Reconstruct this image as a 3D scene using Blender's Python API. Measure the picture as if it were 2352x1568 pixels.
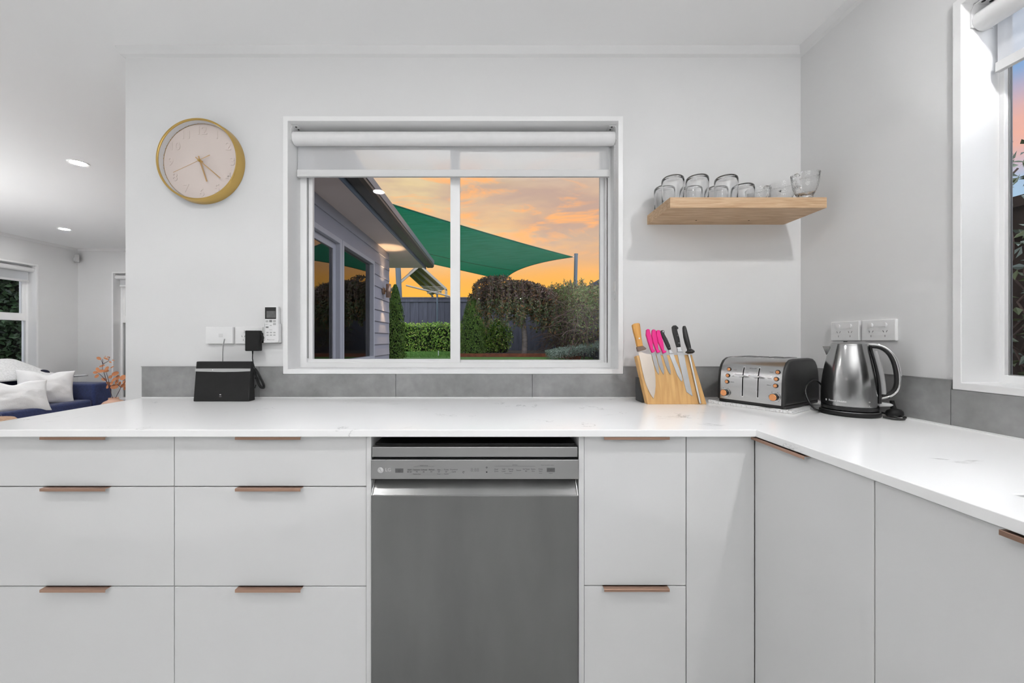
import bpy, bmesh, math, random
from mathutils import Vector, Matrix, noise
R = math.radians
random.seed(7)
S = bpy.context.scene
for o in list(bpy.data.objects): bpy.data.objects.remove(o)

# ------------------------------------------------------------ camera
F, PX, PY, CZ = 880.0, 1130.0, 779.0, 1.164        # focal length and centre in pixels of the 2352 frame
cd = bpy.data.cameras.new('camera'); cam = bpy.data.objects.new('camera', cd); S.collection.objects.link(cam)
cd.sensor_width = 36; cd.lens = 36*F/2352
cd.shift_x = (1176-PX)/2352; cd.shift_y = -(784-PY)/2352
cam.location = (0, 0, CZ); cam.rotation_euler = (R(90), 0, 0); cd.clip_start = .02
S.camera = cam
# ------------------------------------------------------------ colour and exposure
S.view_settings.view_transform = 'Standard'; S.view_settings.look = 'None'
S.view_settings.exposure = 0.0; S.view_settings.gamma = 1; S.view_settings.use_curve_mapping = False
cy = S.cycles
cy.use_denoising = True
cy.max_bounces = 14; cy.diffuse_bounces = 8; cy.glossy_bounces = 6; cy.transmission_bounces = 12; cy.transparent_max_bounces = 24
cy.sample_clamp_indirect = 6; cy.caustics_refractive = True; cy.caustics_reflective = False
LAMP = 1060.0        # emission of each ceiling downlight
SKY = 1.6
UP = 92.0          # unseen fill lamps, added and aimed at the ceiling to brighten the rooms
def uplight(x, y, z, sx, sy, p):
    l = bpy.data.lights.new('fill_uplight', 'AREA'); l.shape = 'RECTANGLE'; l.size = sx; l.size_y = sy; l.energy = p; l.color = (1, 1, 1)
    o = bpy.data.objects.new('fill_uplight', l); S.collection.objects.link(o); o.location = (x, y, z); o.rotation_euler = (R(180), 0, 0)
uplight(.10, -1.9, 1.2, 2.2, 2.0, UP)
uplight(-4.7, 2.0, 1.2, 1.2, 1.6, UP*.45)
# ------------------------------------------------------------ world: sunset sky
def world():
    w = bpy.data.worlds.new('sky'); S.world = w; w.use_nodes = True
    nt = w.node_tree; nt.nodes.clear(); N = nt.nodes.new; L = nt.links.new
    out = N('ShaderNodeOutputWorld'); bg = N('ShaderNodeBackground'); L(bg.outputs[0], out.inputs[0])
    bg.inputs['Strength'].default_value = SKY
    tc = N('ShaderNodeTexCoord'); sp = N('ShaderNodeSeparateXYZ'); L(tc.outputs['Generated'], sp.inputs[0])
    def ramp(inp, stops, k=1.0):
        r = N('ShaderNodeValToRGB'); L(inp, r.inputs[0]); e = r.color_ramp.elements
        while len(e) < len(stops): e.new(.5)
        for k, (p, c) in enumerate(stops): e[k].position = p; e[k].color = (*c, 1)
        return r.outputs[0]
    V_ = lambda c, q=1.0: tuple(v*q/SKY for v in c)
    def mp(scale, loc=(0,0,0), rot=(0,0,0)):
        m = N('ShaderNodeMapping'); L(tc.outputs['Generated'], m.inputs[0])
        m.inputs['Scale'].default_value = scale; m.inputs['Location'].default_value = loc; m.inputs['Rotation'].default_value = rot
        return m.outputs[0]
    def nz(vec, sc, det=6, rough=.55, dist=0):
        n = N('ShaderNodeTexNoise'); L(vec, n.inputs[0]); n.inputs['Scale'].default_value = sc
        n.inputs['Detail'].default_value = det; n.inputs['Roughness'].default_value = rough; n.inputs['Distortion'].default_value = dist
        return n.outputs[0]
    def mix(f, a, b):
        m = N('ShaderNodeMix'); m.data_type = 'RGBA'; L(f, m.inputs[0])
        for k, v in ((6, a), (7, b)):
            if isinstance(v, tuple): m.inputs[k].default_value = (*v, 1)
            else: L(v, m.inputs[k])
        return m.outputs[2]
    z = sp.outputs['Z']
    warm = ramp(z, [(p, V_(c)) for p, c in [(0, (1.15, .58, .06)), (.10, (1.12, .56, .07)), (.17, (1.05, .50, .13)), (.22, (.95, .50, .22)), (.30, (.84, .52, .30)), (.38, (.70, .52, .42)), (.425, (1.35, 1.34, 1.33)), (.60, (2.0, 2.1, 2.3))]])
    n1 = nz(mp((1, 1, 3.2), rot=(0, .10, .5)), 3.3, 7, .55, .5)
    dark = ramp(n1, [(.40, (0, 0, 0)), (.56, (1, 1, 1))])
    n2 = nz(mp((1, 1, 3.6), (3, 1, 0), rot=(0, .18, .3)), 6.0, 8, .6, .7)
    glow = ramp(n2, [(.52, (0, 0, 0)), (.64, (1, 1, 1))])
    n3 = nz(mp((1, 1, 4), (5, 2, 1)), 2.2, 5, .5)
    cream = ramp(n3, [(.34, (0, 0, 0)), (.50, (1, 1, 1))])
    fade = ramp(z, [(.15, (0, 0, 0)), (.25, (1, 1, 1)), (.40, (1, 1, 1)), (.44, (0, 0, 0))])
    def mul(a, b, k=1.0):
        m = N('ShaderNodeMath'); m.operation = 'MULTIPLY'; L(a, m.inputs[0]); L(b, m.inputs[1])
        if k == 1.0: return m.outputs[0]
        q = N('ShaderNodeMath'); q.operation = 'MULTIPLY'; L(m.outputs[0], q.inputs[0]); q.inputs[1].default_value = k
        return q.outputs[0]
    c = mix(mul(dark, fade, .80), warm, V_((.56, .38, .33)))
    add = N('ShaderNodeMath'); add.operation = 'ADD'; L(sp.outputs['X'], add.inputs[0]); add.inputs[1].default_value = .35
    left = ramp(add.outputs[0], [(.12, (1, 1, 1)), (.50, (.15, .15, .15))])
    c = mix(mul(mul(cream, fade, 1.0), left, .95), c, V_((.98, .78, .40)))
    c = mix(mul(glow, fade, .85), c, V_((1.15, .52, .18)))
    # the east (+X) sky is blue with salmon cloud
    blue = ramp(z, [(p, V_(c_)) for p, c_ in [(0, (.50, .66, .82)), (.22, (.42, .60, .80)), (.30, (.45, .50, .70)), (.40, (.24, .42, .72)), (.55, (2.0, 2.15, 2.5))]])
    sal = ramp(z, [(.24, (0, 0, 0)), (.29, (1, 1, 1)), (.33, (.8, .8, .8)), (.385, (0, 0, 0))])
    blue = mix(mul(sal, ramp(n1, [(.2, (.6, .6, .6)), (.6, (1, 1, 1))])), blue, V_((1.0, .48, .34)))
    east = ramp(sp.outputs['X'], [(.48, (0, 0, 0)), (.66, (1, 1, 1))])
    c = mix(east, c, blue)
    # away from the sunset (behind the house) the sky is a plain pale grey
    ng = N('ShaderNodeMath'); ng.operation = 'MULTIPLY'; L(sp.outputs['Y'], ng.inputs[0]); ng.inputs[1].default_value = -1
    back = ramp(ng.outputs[0], [(.0, (0, 0, 0)), (.3, (1, 1, 1))])
    c = mix(back, c, V_((1.9, 2.0, 2.3)))
    L(c, bg.inputs[0])
world()

# ------------------------------------------------------------ materials
MATS = {}
def mat(name, col, rough=.5, metal=0., spec=.5, bump=None, var=None, emit=None, trans=0., ior=1.45, coat=0., aniso=None, island=None, sheen=0, randmul=None):
    """col linear rgb; bump=(scale,strength[,stretch]); var=(scale,amount[,stretch]); island=list of colours per leaf"""
    if name in MATS: return MATS[name]
    m = bpy.data.materials.new(name); m.use_nodes = True; nt = m.node_tree; b = nt.nodes['Principled BSDF']
    N = nt.nodes.new; L = nt.links.new
    b.inputs['Base Color'].default_value = (*col, 1); b.inputs['Roughness'].default_value = rough; b.inputs['Metallic'].default_value = metal
    b.inputs['Specular IOR Level'].default_value = spec; b.inputs['Transmission Weight'].default_value = trans; b.inputs['IOR'].default_value = ior
    b.inputs['Coat Weight'].default_value = coat; b.inputs['Sheen Weight'].default_value = sheen
    if emit: b.inputs['Emission Color'].default_value = (*emit[0], 1); b.inputs['Emission Strength'].default_value = emit[1]
    def noisef(sc, stretch, det=5):
        tc = N('ShaderNodeTexCoord'); mp = N('ShaderNodeMapping'); L(tc.outputs['Object'], mp.inputs[0]); mp.inputs['Scale'].default_value = stretch
        n = N('ShaderNodeTexNoise'); L(mp.outputs[0], n.inputs[0]); n.inputs['Scale'].default_value = sc; n.inputs['Detail'].default_value = det
        return n.outputs[0]
    if var:
        f = noisef(var[0], var[2] if len(var) > 2 else (1, 1, 1))
        r = N('ShaderNodeValToRGB'); L(f, r.inputs[0]); e = r.color_ramp.elements
        a = var[1]; e[0].position = .3; e[1].position = .7
        e[0].color = (*[max(0, c*(1-a)) for c in col], 1); e[1].color = (*[min(1, c*(1+a)) for c in col], 1)
        L(r.outputs[0], b.inputs['Base Color'])
    if island:
        g = N('ShaderNodeNewGeometry'); r = N('ShaderNodeValToRGB'); L(g.outputs['Random Per Island'], r.inputs[0]); e = r.color_ramp.elements
        r.color_ramp.interpolation = 'LINEAR'
        while len(e) < len(island): e.new(.5)
        for k, c in enumerate(island): e[k].position = k/(len(island)-1); e[k].color = (*c, 1)
        L(r.outputs[0], b.inputs['Base Color'])
    if bump:
        f = noisef(bump[0], bump[2] if len(bump) > 2 else (1, 1, 1))
        bp = N('ShaderNodeBump'); L(f, bp.inputs['Height']); bp.inputs['Strength'].default_value = bump[1]; bp.inputs['Distance'].default_value = .002
        L(bp.outputs[0], b.inputs['Normal'])
    MATS[name] = m; return m
def g(v): return (v, v, v)
wall_m = mat('painted_wall', g(.70), .75, var=(1.5, .015), bump=(350, .05))
ceil_m = mat('painted_ceiling', g(.82), .8, var=(1.2, .01))
trim_m = mat('white_gloss_trim', g(.82), .35, var=(3, .01))
cab_m = mat('satin_white_cabinet', g(.70), .38, var=(3, .01))
alu_m = mat('white_powdercoat_aluminium', g(.85), .4, var=(5, .02))
track_m = mat('grey_window_track', g(.28), .5, var=(5, .05))
black_m = mat('black_plastic', g(.012), .35, var=(20, .1))
blacks_m = mat('black_satin_plastic', g(.014), .5, spec=.25, var=(20, .1))
dark_m = mat('dark_cavity', g(.01), .8, var=(20, .1))
whitep_m = mat('white_plastic', g(.78), .3, var=(20, .01))
greyp_m = mat('pale_grey_plastic', g(.45), .4, var=(20, .02))
steel_m = mat('brushed_stainless', g(.42), .33, 1., bump=(60, .06, (1, 1, 30)), var=(6, .05))
steeld_m = mat('stainless_door', g(.235), .36, 1., bump=(60, .05, (30, 1, 1)), var=(3.5, .10, (1.6, 1, .45)))
chrome_m = mat('polished_chrome', g(.75), .08, 1., var=(5, .02))
copper_m = mat('copper', (.80, .36, .16), .22, 1., var=(10, .05))
floorrefl_m = mat('floor_reflection_handle', (.56, .36, .27), .34, 1., bump=(60, .05, (30, 1, 1)), var=(6, .05))  # brown floor's reflection put into the base colour of the brushed handles
gold_m = mat('brushed_gold', (.62, .42, .14), .32, 1., var=(6, .04))
gold2_m = mat('gold_hand', (.62, .40, .20), .35, .8, var=(6, .04))
face_m = mat('blush_clock_face', (.64, .56, .52), .6, var=(5, .01))
navy_m = mat('navy_fabric', (.018, .032, .115), .85, bump=(500, .5), var=(60, .25), sheen=.3)
linen_m = mat('white_linen', g(.84), .9, bump=(120, .7), var=(9, .03))
knit_m = mat('chunky_knit', g(.78), .9, bump=(90, 1., (1, 1, 1)), var=(70, .12))
pink_m = mat('magenta_handle', (.72, .01, .22), .35, var=(20, .03))
def sailcloth():
    m = bpy.data.materials.new('shade_cloth'); m.use_nodes = True; nt = m.node_tree; nt.nodes.clear(); N = nt.nodes.new; L = nt.links.new
    o = N('ShaderNodeOutputMaterial'); mx = N('ShaderNodeMixShader'); d = N('ShaderNodeBsdfDiffuse'); t = N('ShaderNodeBsdfTranslucent')
    tc = N('ShaderNodeTexCoord'); mp = N('ShaderNodeMapping'); mp.inputs['Scale'].default_value = (1, 9, 1); mp.inputs['Rotation'].default_value = (0, 0, .7); n = N('ShaderNodeTexNoise'); n.inputs['Scale'].default_value = 2.5
    L(tc.outputs['Object'], mp.inputs[0]); L(mp.outputs[0], n.inputs[0]); r = N('ShaderNodeValToRGB'); e = r.color_ramp.elements; e[0].position = .3; e[1].position = .7
    e[0].color = (.02, .36, .22, 1); e[1].color = (.045, .46, .32, 1); L(n.outputs[0], r.inputs[0]); L(r.outputs[0], d.inputs[0]); L(r.outputs[0], t.inputs[0])
    mx.inputs[0].default_value = .55; L(d.outputs[0], mx.inputs[1]); L(t.outputs[0], mx.inputs[2]); L(mx.outputs[0], o.inputs[0]); return m
green_m = sailcloth()
copperdark_m = mat('dark_copper', (.34, .23, .17), .35, .7, var=(10, .05))
fence_m = mat('charcoal_fence', (.085, .086, .115), .7, var=(3, .25, (8, 8, .6)))
brownfence_m = mat('brown_fence', (.05, .028, .02), .8, var=(3, .3, (1, 8, .6)))
clad_m = mat('grey_weatherboard', (.33, .32, .36), .55, var=(4, .04))
soffit_m = mat('grey_soffit', (.74, .62, .56), .6, var=(2, .05))
gutter_m = mat('grey_gutter', (.11, .12, .14), .35, var=(2, .05))
roof_m = mat('dark_roof', (.03, .028, .028), .6, var=(6, .1))
winext_m = mat('silver_joinery', (.42, .42, .46), .35, var=(4, .04))
backing_m = mat('brown_backing', (.16, .065, .03), .9, var=(7, .35, (1, 1, .05)), bump=(40, .3))
corten_m = mat('corten_steel', (.22, .06, .03), .8, var=(12, .3))
bark_m = mat('grey_bark', (.24, .20, .18), .85, var=(10, .4, (1, 1, 4)), bump=(30, .6))
twig_m = mat('brown_twig', (.12, .075, .06), .8, var=(10, .3))
grass_m = mat('lawn', (.09, .20, .04), .9, var=(20, .45), bump=(60, .8))
soil_m = mat('bark_soil', (.03, .02, .015), .95, var=(20, .4), bump=(40, .8))
floor_m = mat('pale_timber_floor', (.55, .55, .545), .6, var=(3, .08, (1, .15, 1)))
paving_m = mat('patio_paving', (.25, .24, .23), .8, var=(5, .1))
post_m = mat('blue_grey_post', (.09, .12, .15), .4, var=(2, .1))
canetimber_m = mat('weathered_timber', (.34, .31, .27), .7, var=(4, .1))
jute_m = mat('jute', (.50, .33, .22), .95, var=(60, .3), bump=(120, .8))
vase_m = mat('pink_wood_vase', (.72, .46, .34), .5, var=(8, .12, (1, 1, 4)))
leafo_m = mat('orange_leaf', (.5, .2, .05), .6, island=[(0.510, 0.150, 0.030), (0.391, 0.112, 0.018), (0.527, 0.203, 0.072), (0.425, 0.165, 0.084), (0.595, 0.225, 0.060)])
stem_m = mat('plum_stem', (.05, .025, .04), .6, var=(30, .2))
hedge_m = mat('laurel_leaf', (.05, .12, .02), .4, island=[(0.043, 0.102, 0.014), (0.172, 0.343, 0.034), (0.389, 0.600, 0.091), (0.129, 0.258, 0.026), (0.600, 0.600, 0.161)])
conifer_m = mat('conifer_leaf', (.03, .07, .01), .7, island=[(0.033, 0.075, 0.010), (0.095, 0.187, 0.025), (0.163, 0.274, 0.042), (0.081, 0.125, 0.021)])
weep_m = mat('weeping_leaf', (.06, .07, .03), .6, island=[(0.065, 0.103, 0.038), (0.179, 0.246, 0.098), (0.262, 0.196, 0.146), (0.115, 0.196, 0.083), (0.425, 0.179, 0.065), (0.196, 0.278, 0.131)])
weeptop_m = mat('bare_twig', (.12, .08, .07), .7, island=[(0.221, 0.144, 0.133), (0.376, 0.265, 0.243), (0.199, 0.099, 0.078), (0.133, 0.111, 0.088)])
creeper_m = mat('creeper_leaf', (.06, .08, .03), .6, island=[(0.063, 0.080, 0.021), (0.126, 0.180, 0.042), (0.190, 0.258, 0.085), (0.211, 0.119, 0.057), (0.105, 0.119, 0.042)])
sage_m = mat('sage_leaf', (.12, .16, .12), .7, island=[(0.104, 0.143, 0.104), (0.234, 0.286, 0.234), (0.156, 0.221, 0.156), (0.338, 0.390, 0.338)])
olive_m = mat('olive_leaf', (.12, .14, .08), .55, island=[(0.072, 0.096, 0.036), (0.192, 0.228, 0.096), (0.264, 0.324, 0.264), (0.360, 0.432, 0.396), (0.120, 0.144, 0.048)])
darkleaf_m = mat('dark_laurel', (.02, .05, .02), .45, island=[(0.008, 0.020, 0.008), (0.028, 0.070, 0.021), (0.049, 0.112, 0.042), (0.084, 0.168, 0.070), (0.014, 0.028, 0.014)])
emit_m = mat('downlight_diffuser', g(.9), .5, emit=(g(1.), LAMP))
emitL_m = mat('left_bench_downlight_diffuser', g(.9), .5, emit=(g(1.), LAMP*1.10))
emitR_m = mat('corner_downlight_diffuser', g(.9), .5, emit=(g(1.), LAMP*1.35))
glow_m = mat('wall_lamp_bulb', g(.9), .5, emit=((1, .78, .5), 30))

def glass_pane():
    m = bpy.data.materials.new('window_glass'); m.use_nodes = True; nt = m.node_tree; nt.nodes.clear(); N = nt.nodes.new; L = nt.links.new
    o = N('ShaderNodeOutputMaterial'); mx = N('ShaderNodeMixShader'); t = N('ShaderNodeBsdfTransparent'); gl = N('ShaderNodeBsdfGlossy')
    t.inputs[0].default_value = (.98, .985, .98, 1)
    gl.inputs['Roughness'].default_value = 0; f = N('ShaderNodeFresnel'); f.inputs[0].default_value = 1.22
    L(f.outputs[0], mx.inputs[0]); L(t.outputs[0], mx.inputs[1]); L(gl.outputs[0], mx.inputs[2]); L(mx.outputs[0], o.inputs[0])
    return m
pane_m = glass_pane()
tint_m = pane_m.copy(); tint_m.name = 'reflective_glass'
for n_ in tint_m.node_tree.nodes:
    if n_.type == 'FRESNEL': n_.inputs[0].default_value = 2.4
glass_m = mat('clear_glass', g(1.), .0, trans=1., ior=1.45)
def ribbed_glass():
    m = bpy.data.materials.new('textured_glass'); m.use_nodes = True; nt = m.node_tree; b = nt.nodes['Principled BSDF']; N = nt.nodes.new; L = nt.links.new
    b.inputs['Base Color'].default_value = (1, 1, 1, 1); b.inputs['Roughness'].default_value = 0; b.inputs['Transmission Weight'].default_value = 1; b.inputs['IOR'].default_value = 1.45
    v = N('ShaderNodeTexVoronoi'); v.inputs['Scale'].default_value = 190; tc = N('ShaderNodeTexCoord'); L(tc.outputs['Object'], v.inputs[0])
    bp = N('ShaderNodeBump'); L(v.outputs[0], bp.inputs['Height']); bp.inputs['Strength'].default_value = .35; bp.inputs['Distance'].default_value = .001; L(bp.outputs[0], b.inputs['Normal'])
    return m
texglass_m = ribbed_glass()
def blind_mat():
    m = bpy.data.materials.new('roller_blind_fabric'); m.use_nodes = True; nt = m.node_tree; nt.nodes.clear(); N = nt.nodes.new; L = nt.links.new
    o = N('ShaderNodeOutputMaterial'); mx = N('ShaderNodeMixShader'); d = N('ShaderNodeBsdfDiffuse'); t = N('ShaderNodeBsdfTranslucent'); tp = N('ShaderNodeBsdfTransparent'); m2 = N('ShaderNodeMixShader')
    d.inputs[0].default_value = (.88, .88, .88, 1); t.inputs[0].default_value = (.74, .77, .82, 1)
    n = N('ShaderNodeTexNoise'); n.inputs['Scale'].default_value = 60; tc = N('ShaderNodeTexCoord'); mp = N('ShaderNodeMapping'); mp.inputs['Scale'].default_value = (1, 1, .3)
    L(tc.outputs['Object'], mp.inputs[0]); L(mp.outputs[0], n.inputs[0])
    r = N('ShaderNodeMapRange'); r.inputs['To Min'].default_value = .33; r.inputs['To Max'].default_value = .45; L(n.outputs[0], r.inputs[0])
    L(r.outputs[0], mx.inputs[0]); L(d.outputs[0], mx.inputs[1]); L(t.outputs[0], mx.inputs[2])
    m2.inputs[0].default_value = .42; L(mx.outputs[0], m2.inputs[1]); L(tp.outputs[0], m2.inputs[2]); L(m2.outputs[0], o.inputs[0])
    return m
blind_m = blind_mat()
def stone_mat():
    m = mat('white_quartz', g(.93), .16); nt = m.node_tree; b = nt.nodes['Principled BSDF']; N = nt.nodes.new; L = nt.links.new
    tc = N('ShaderNodeTexCoord'); n = N('ShaderNodeTexNoise'); n.inputs['Scale'].default_value = 3.2; n.inputs['Detail'].default_value = 9; n.inputs['Roughness'].default_value = .62; n.inputs['Distortion'].default_value = .6
    mp = N('ShaderNodeMapping'); mp.inputs['Scale'].default_value = (1, 1.3, 2.5); L(tc.outputs['Object'], mp.inputs[0]); L(mp.outputs[0], n.inputs[0])
    r = N('ShaderNodeValToRGB'); e = r.color_ramp.elements; L(n.outputs[0], r.inputs[0])
    for _ in range(2): e.new(.5)
    for k, (p, v) in enumerate([(.4945, 0), (.4985, 1), (.5015, 1), (.5055, 0)]): e[k].position = p; e[k].color = (v, v, v, 1)
    n2 = N('ShaderNodeTexNoise'); n2.inputs['Scale'].default_value = 4.5; n2.inputs['Detail'].default_value = 2; L(tc.outputs['Object'], n2.inputs[0])
    r2 = N('ShaderNodeValToRGB'); L(n2.outputs[0], r2.inputs[0]); r2.color_ramp.elements[0].position = .56; r2.color_ramp.elements[1].position = .66
    mu = N('ShaderNodeMath'); mu.operation = 'MULTIPLY'; L(r.outputs[0], mu.inputs[0]); L(r2.outputs[0], mu.inputs[1])
    mx = N('ShaderNodeMix'); mx.data_type = 'RGBA'; L(mu.outputs[0], mx.inputs[0]); mx.inputs[6].default_value = (.93, .93, .93, 1); mx.inputs[7].default_value = (.36, .36, .37, 1)
    L(mx.outputs[2], b.inputs['Base Color']); return m
stone_m = stone_mat()
def tile_mat():
    m = mat('grey_concrete_tile', g(.27), .5, var=(7, .18)); nt = m.node_tree; b = nt.nodes['Principled BSDF']; N = nt.nodes.new; L = nt.links.new
    tc = N('ShaderNodeTexCoord'); n = N('ShaderNodeTexNoise'); n.inputs['Scale'].default_value = 40; n.inputs['Detail'].default_value = 8; L(tc.outputs['Object'], n.inputs[0])
    old = b.inputs['Base Color'].links[0].from_socket
    r = N('ShaderNodeMapRange'); r.inputs['To Min'].default_value = .8; r.inputs['To Max'].default_value = 1.2; L(n.outputs[0], r.inputs[0])
    mx = N('ShaderNodeMix'); mx.data_type = 'RGBA'; mx.blend_type = 'MULTIPLY'; mx.inputs[0].default_value = 1; L(old, mx.inputs[6]); L(r.outputs[0], mx.inputs[7]); L(mx.outputs[2], b.inputs['Base Color'])
    return m
tile_m = tile_mat()
def wood_mat(name, c1, c2, scale, rough=.5, rot=(0, 0, 0), det=6):
    m = mat(name, c1, rough); nt = m.node_tree; b = nt.nodes['Principled BSDF']; N = nt.nodes.new; L = nt.links.new
    tc = N('ShaderNodeTexCoord'); mp = N('ShaderNodeMapping'); mp.inputs['Scale'].default_value = scale; mp.inputs['Rotation'].default_value = rot; L(tc.outputs['Object'], mp.inputs[0])
    n = N('ShaderNodeTexNoise'); n.inputs['Scale'].default_value = 1; n.inputs['Detail'].default_value = det; n.inputs['Distortion'].default_value = .8; L(mp.outputs[0], n.inputs[0])
    r = N('ShaderNodeValToRGB'); L(n.outputs[0], r.inputs[0]); e = r.color_ramp.elements; e[0].position = .3; e[1].position = .7; e[0].color = (*c1, 1); e[1].color = (*c2, 1)
    L(r.outputs[0], b.inputs['Base Color']); return m
oak_m = wood_mat('oak_shelf', (.42, .26, .14), (.62, .44, .28), (9, 60, 160))
bam_m = wood_mat('honey_board', (.50, .27, .09), (.68, .42, .17), (60, 60, 5), rot=(0, .25, 0))
knifewood_m = wood_mat('honey_handle', (.50, .22, .04), (.66, .34, .08), (90, 90, 12))

# ------------------------------------------------------------ building helpers
ROOT = {}
class MB:
    def __init__(s): s.v = []; s.f = []
    def add(s, vs, fs):
        n = len(s.v); s.v += [tuple(v) for v in vs]; s.f += [tuple(i+n for i in f) for f in fs]; return s
    def box(s, x0, x1, y0, y1, z0, z1):
        return s.add([(x, y, z) for x in (x0, x1) for y in (y0, y1) for z in (z0, z1)],
                     [(0, 1, 3, 2), (4, 6, 7, 5), (0, 4, 5, 1), (2, 3, 7, 6), (0, 2, 6, 4), (1, 5, 7, 3)])
    def prism(s, poly, fn, a, b):
        """poly in 2d, fn(u,v,w)->3d, extruded from w=a to w=b"""
        n = len(poly)
        vs = [fn(u, v, a) for u, v in poly]+[fn(u, v, b) for u, v in poly]
        return s.add(vs, [tuple(range(n))[::-1], tuple(range(n, 2*n))]+[(i, (i+1) % n, n+(i+1) % n, n+i) for i in range(n)])
    def tube(s, pts, r, seg=8, cap=True, r2=None):
        pts = [Vector(p) for p in pts]; n = len(pts); rings = []; up = None
        for i, p in enumerate(pts):
            t = (pts[min(i+1, n-1)]-pts[max(i-1, 0)]).normalized()
            if up is None:
                up = Vector((0, 0, 1)) if abs(t.z) < .9 else Vector((1, 0, 0))
            a = t.cross(up).normalized(); b = t.cross(a).normalized(); up = -b if (-b).dot(up) > 0 else b
            rr = r if r2 is None else r+(r2-r)*i/(n-1)
            if isinstance(r, (list, tuple)): rr = r[i]
            rings.append([p+(a*math.cos(2*math.pi*k/seg)+b*math.sin(2*math.pi*k/seg))*rr for k in range(seg)])
        vs = [v for ring in rings for v in ring]
        fs = [(i*seg+k, i*seg+(k+1) % seg, (i+1)*seg+(k+1) % seg, (i+1)*seg+k) for i in range(n-1) for k in range(seg)]
        if cap: fs += [tuple(range(seg))[::-1], tuple(range((n-1)*seg, n*seg))]
        return s.add(vs, fs)
    def lathe(s, prof, c, seg=32, M=None, closed=False, ang=None, rmod=None):
        """prof [(r,z)...] around z through c; M optional rotation"""
        c = Vector(c); vs = []; n = len(prof)
        for (r, z) in prof:
            for k in range(seg):
                a = 2*math.pi*k/seg; rr = r*(rmod(k, z) if rmod else 1)
                v = Vector((rr*math.cos(a), rr*math.sin(a), z))
                if M: v = M @ v
                vs.append(c+v)
        fs = [(i*seg+k, i*seg+(k+1) % seg, (i+1)*seg+(k+1) % seg, (i+1)*seg+k) for i in range(n-1) for k in range(seg)]
        if closed: fs += [((n-1)*seg+k, (n-1)*seg+(k+1) % seg, (k+1) % seg, k) for k in range(seg)]
        else:
            if prof[0][0] > 1e-6: fs.append(tuple(range(seg))[::-1])
            if prof[-1][0] > 1e-6: fs.append(tuple(range((n-1)*seg, n*seg)))
        return s.add(vs, fs)
    def sphere(s, c, r, sx=1, sy=1, sz=1, seg=16, M=None):
        prof = [(max(1e-5, math.sin(math.pi*i/(seg//2)))*r if 0 < i < seg//2 else 1e-5, -math.cos(math.pi*i/(seg//2))*r) for i in range(seg//2+1)]
        n0 = len(s.v); s.lathe(prof, (0, 0, 0), seg); c = Vector(c)
        for i in range(n0, len(s.v)):
            v = Vector(s.v[i]); v = Vector((v.x*sx, v.y*sy, v.z*sz)); v = M @ v if M else v; s.v[i] = tuple(c+v)
        return s
    def text(s, body, size, fn, align='CENTER', w=0.0, bold=0.0):
        """flat lettering; fn(u,v)->3d"""
        c = bpy.data.curves.new('t', 'FONT'); c.body = body; c.size = size; c.align_x = align; c.align_y = 'CENTER'; c.resolution_u = 3; c.offset = bold
        o = bpy.data.objects.new('t', c); S.collection.objects.link(o)
        me = o.to_mesh()
        s.add([fn(v.co.x, v.co.y) for v in me.vertices], [tuple(p.vertices) for p in me.polygons])
        o.to_mesh_clear(); bpy.data.objects.remove(o); bpy.data.curves.remove(c); return s
    def build(s, name, m, parent=None, bevel=0, smooth=None, local=False, mods=None, seg=2, fix=True, sub=0, keep=False):
        me = bpy.data.meshes.new(name); o = bpy.data.objects.new(name, me); S.collection.objects.link(o)
        vs = [Vector(v) for v in s.v]
        if parent is not None:
            o.parent = parent; M = ROOT[parent.name]; ROOT[o.name] = M
            if not local:
                I = M.inverted(); vs = [I @ v for v in vs]
        elif not keep:
            xs = [v.x for v in vs]; ys = [v.y for v in vs]; zs = [v.z for v in vs]
            org = Vector(((min(xs)+max(xs))/2, (min(ys)+max(ys))/2, min(zs))); o.location = org; vs = [v-org for v in vs]
            ROOT[o.name] = Matrix.Translation(org)
        else: ROOT[o.name] = Matrix.Identity(4)
        me.from_pydata(vs, [], s.f)
        if fix:
            bm = bmesh.new(); bm.from_mesh(me); bmesh.ops.recalc_face_normals(bm, faces=bm.faces); bm.to_mesh(me); bm.free()
        me.materials.append(m)
        if smooth is not None:
            for p in me.polygons: p.use_smooth = True
            me.set_sharp_from_angle(angle=R(smooth))
        if bevel:
            b = o.modifiers.new('bevel', 'BEVEL'); b.width = bevel; b.segments = seg; b.limit_method = 'ANGLE'; b.angle_limit = R(40); b.harden_normals = False
        if sub:
            b = o.modifiers.new('sub', 'SUBSURF'); b.levels = sub; b.render_levels = sub
        return o
def thing(name, label, cat, loc=(0, 0, 0), rot=(0, 0, 0), group=None):
    o = bpy.data.objects.new(name, None); S.collection.objects.link(o); o.location = loc; o.rotation_euler = rot; o.empty_display_size = .05
    o['label'] = label; o['category'] = cat
    if group: o['group'] = group
    ROOT[o.name] = Matrix.LocRotScale(Vector(loc), __import__('mathutils').Euler(rot), Vector((1, 1, 1)))
    return o
def tag(o, label, cat, group=None, kind=None):
    o['label'] = label; o['category'] = cat
    if group: o['group'] = group
    if kind: o['kind'] = kind
    return o
def struct(o, label=None, cat=None):
    o['kind'] = 'structure'
    if label: o['label'] = label
    if cat: o['category'] = cat
    return o
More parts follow.
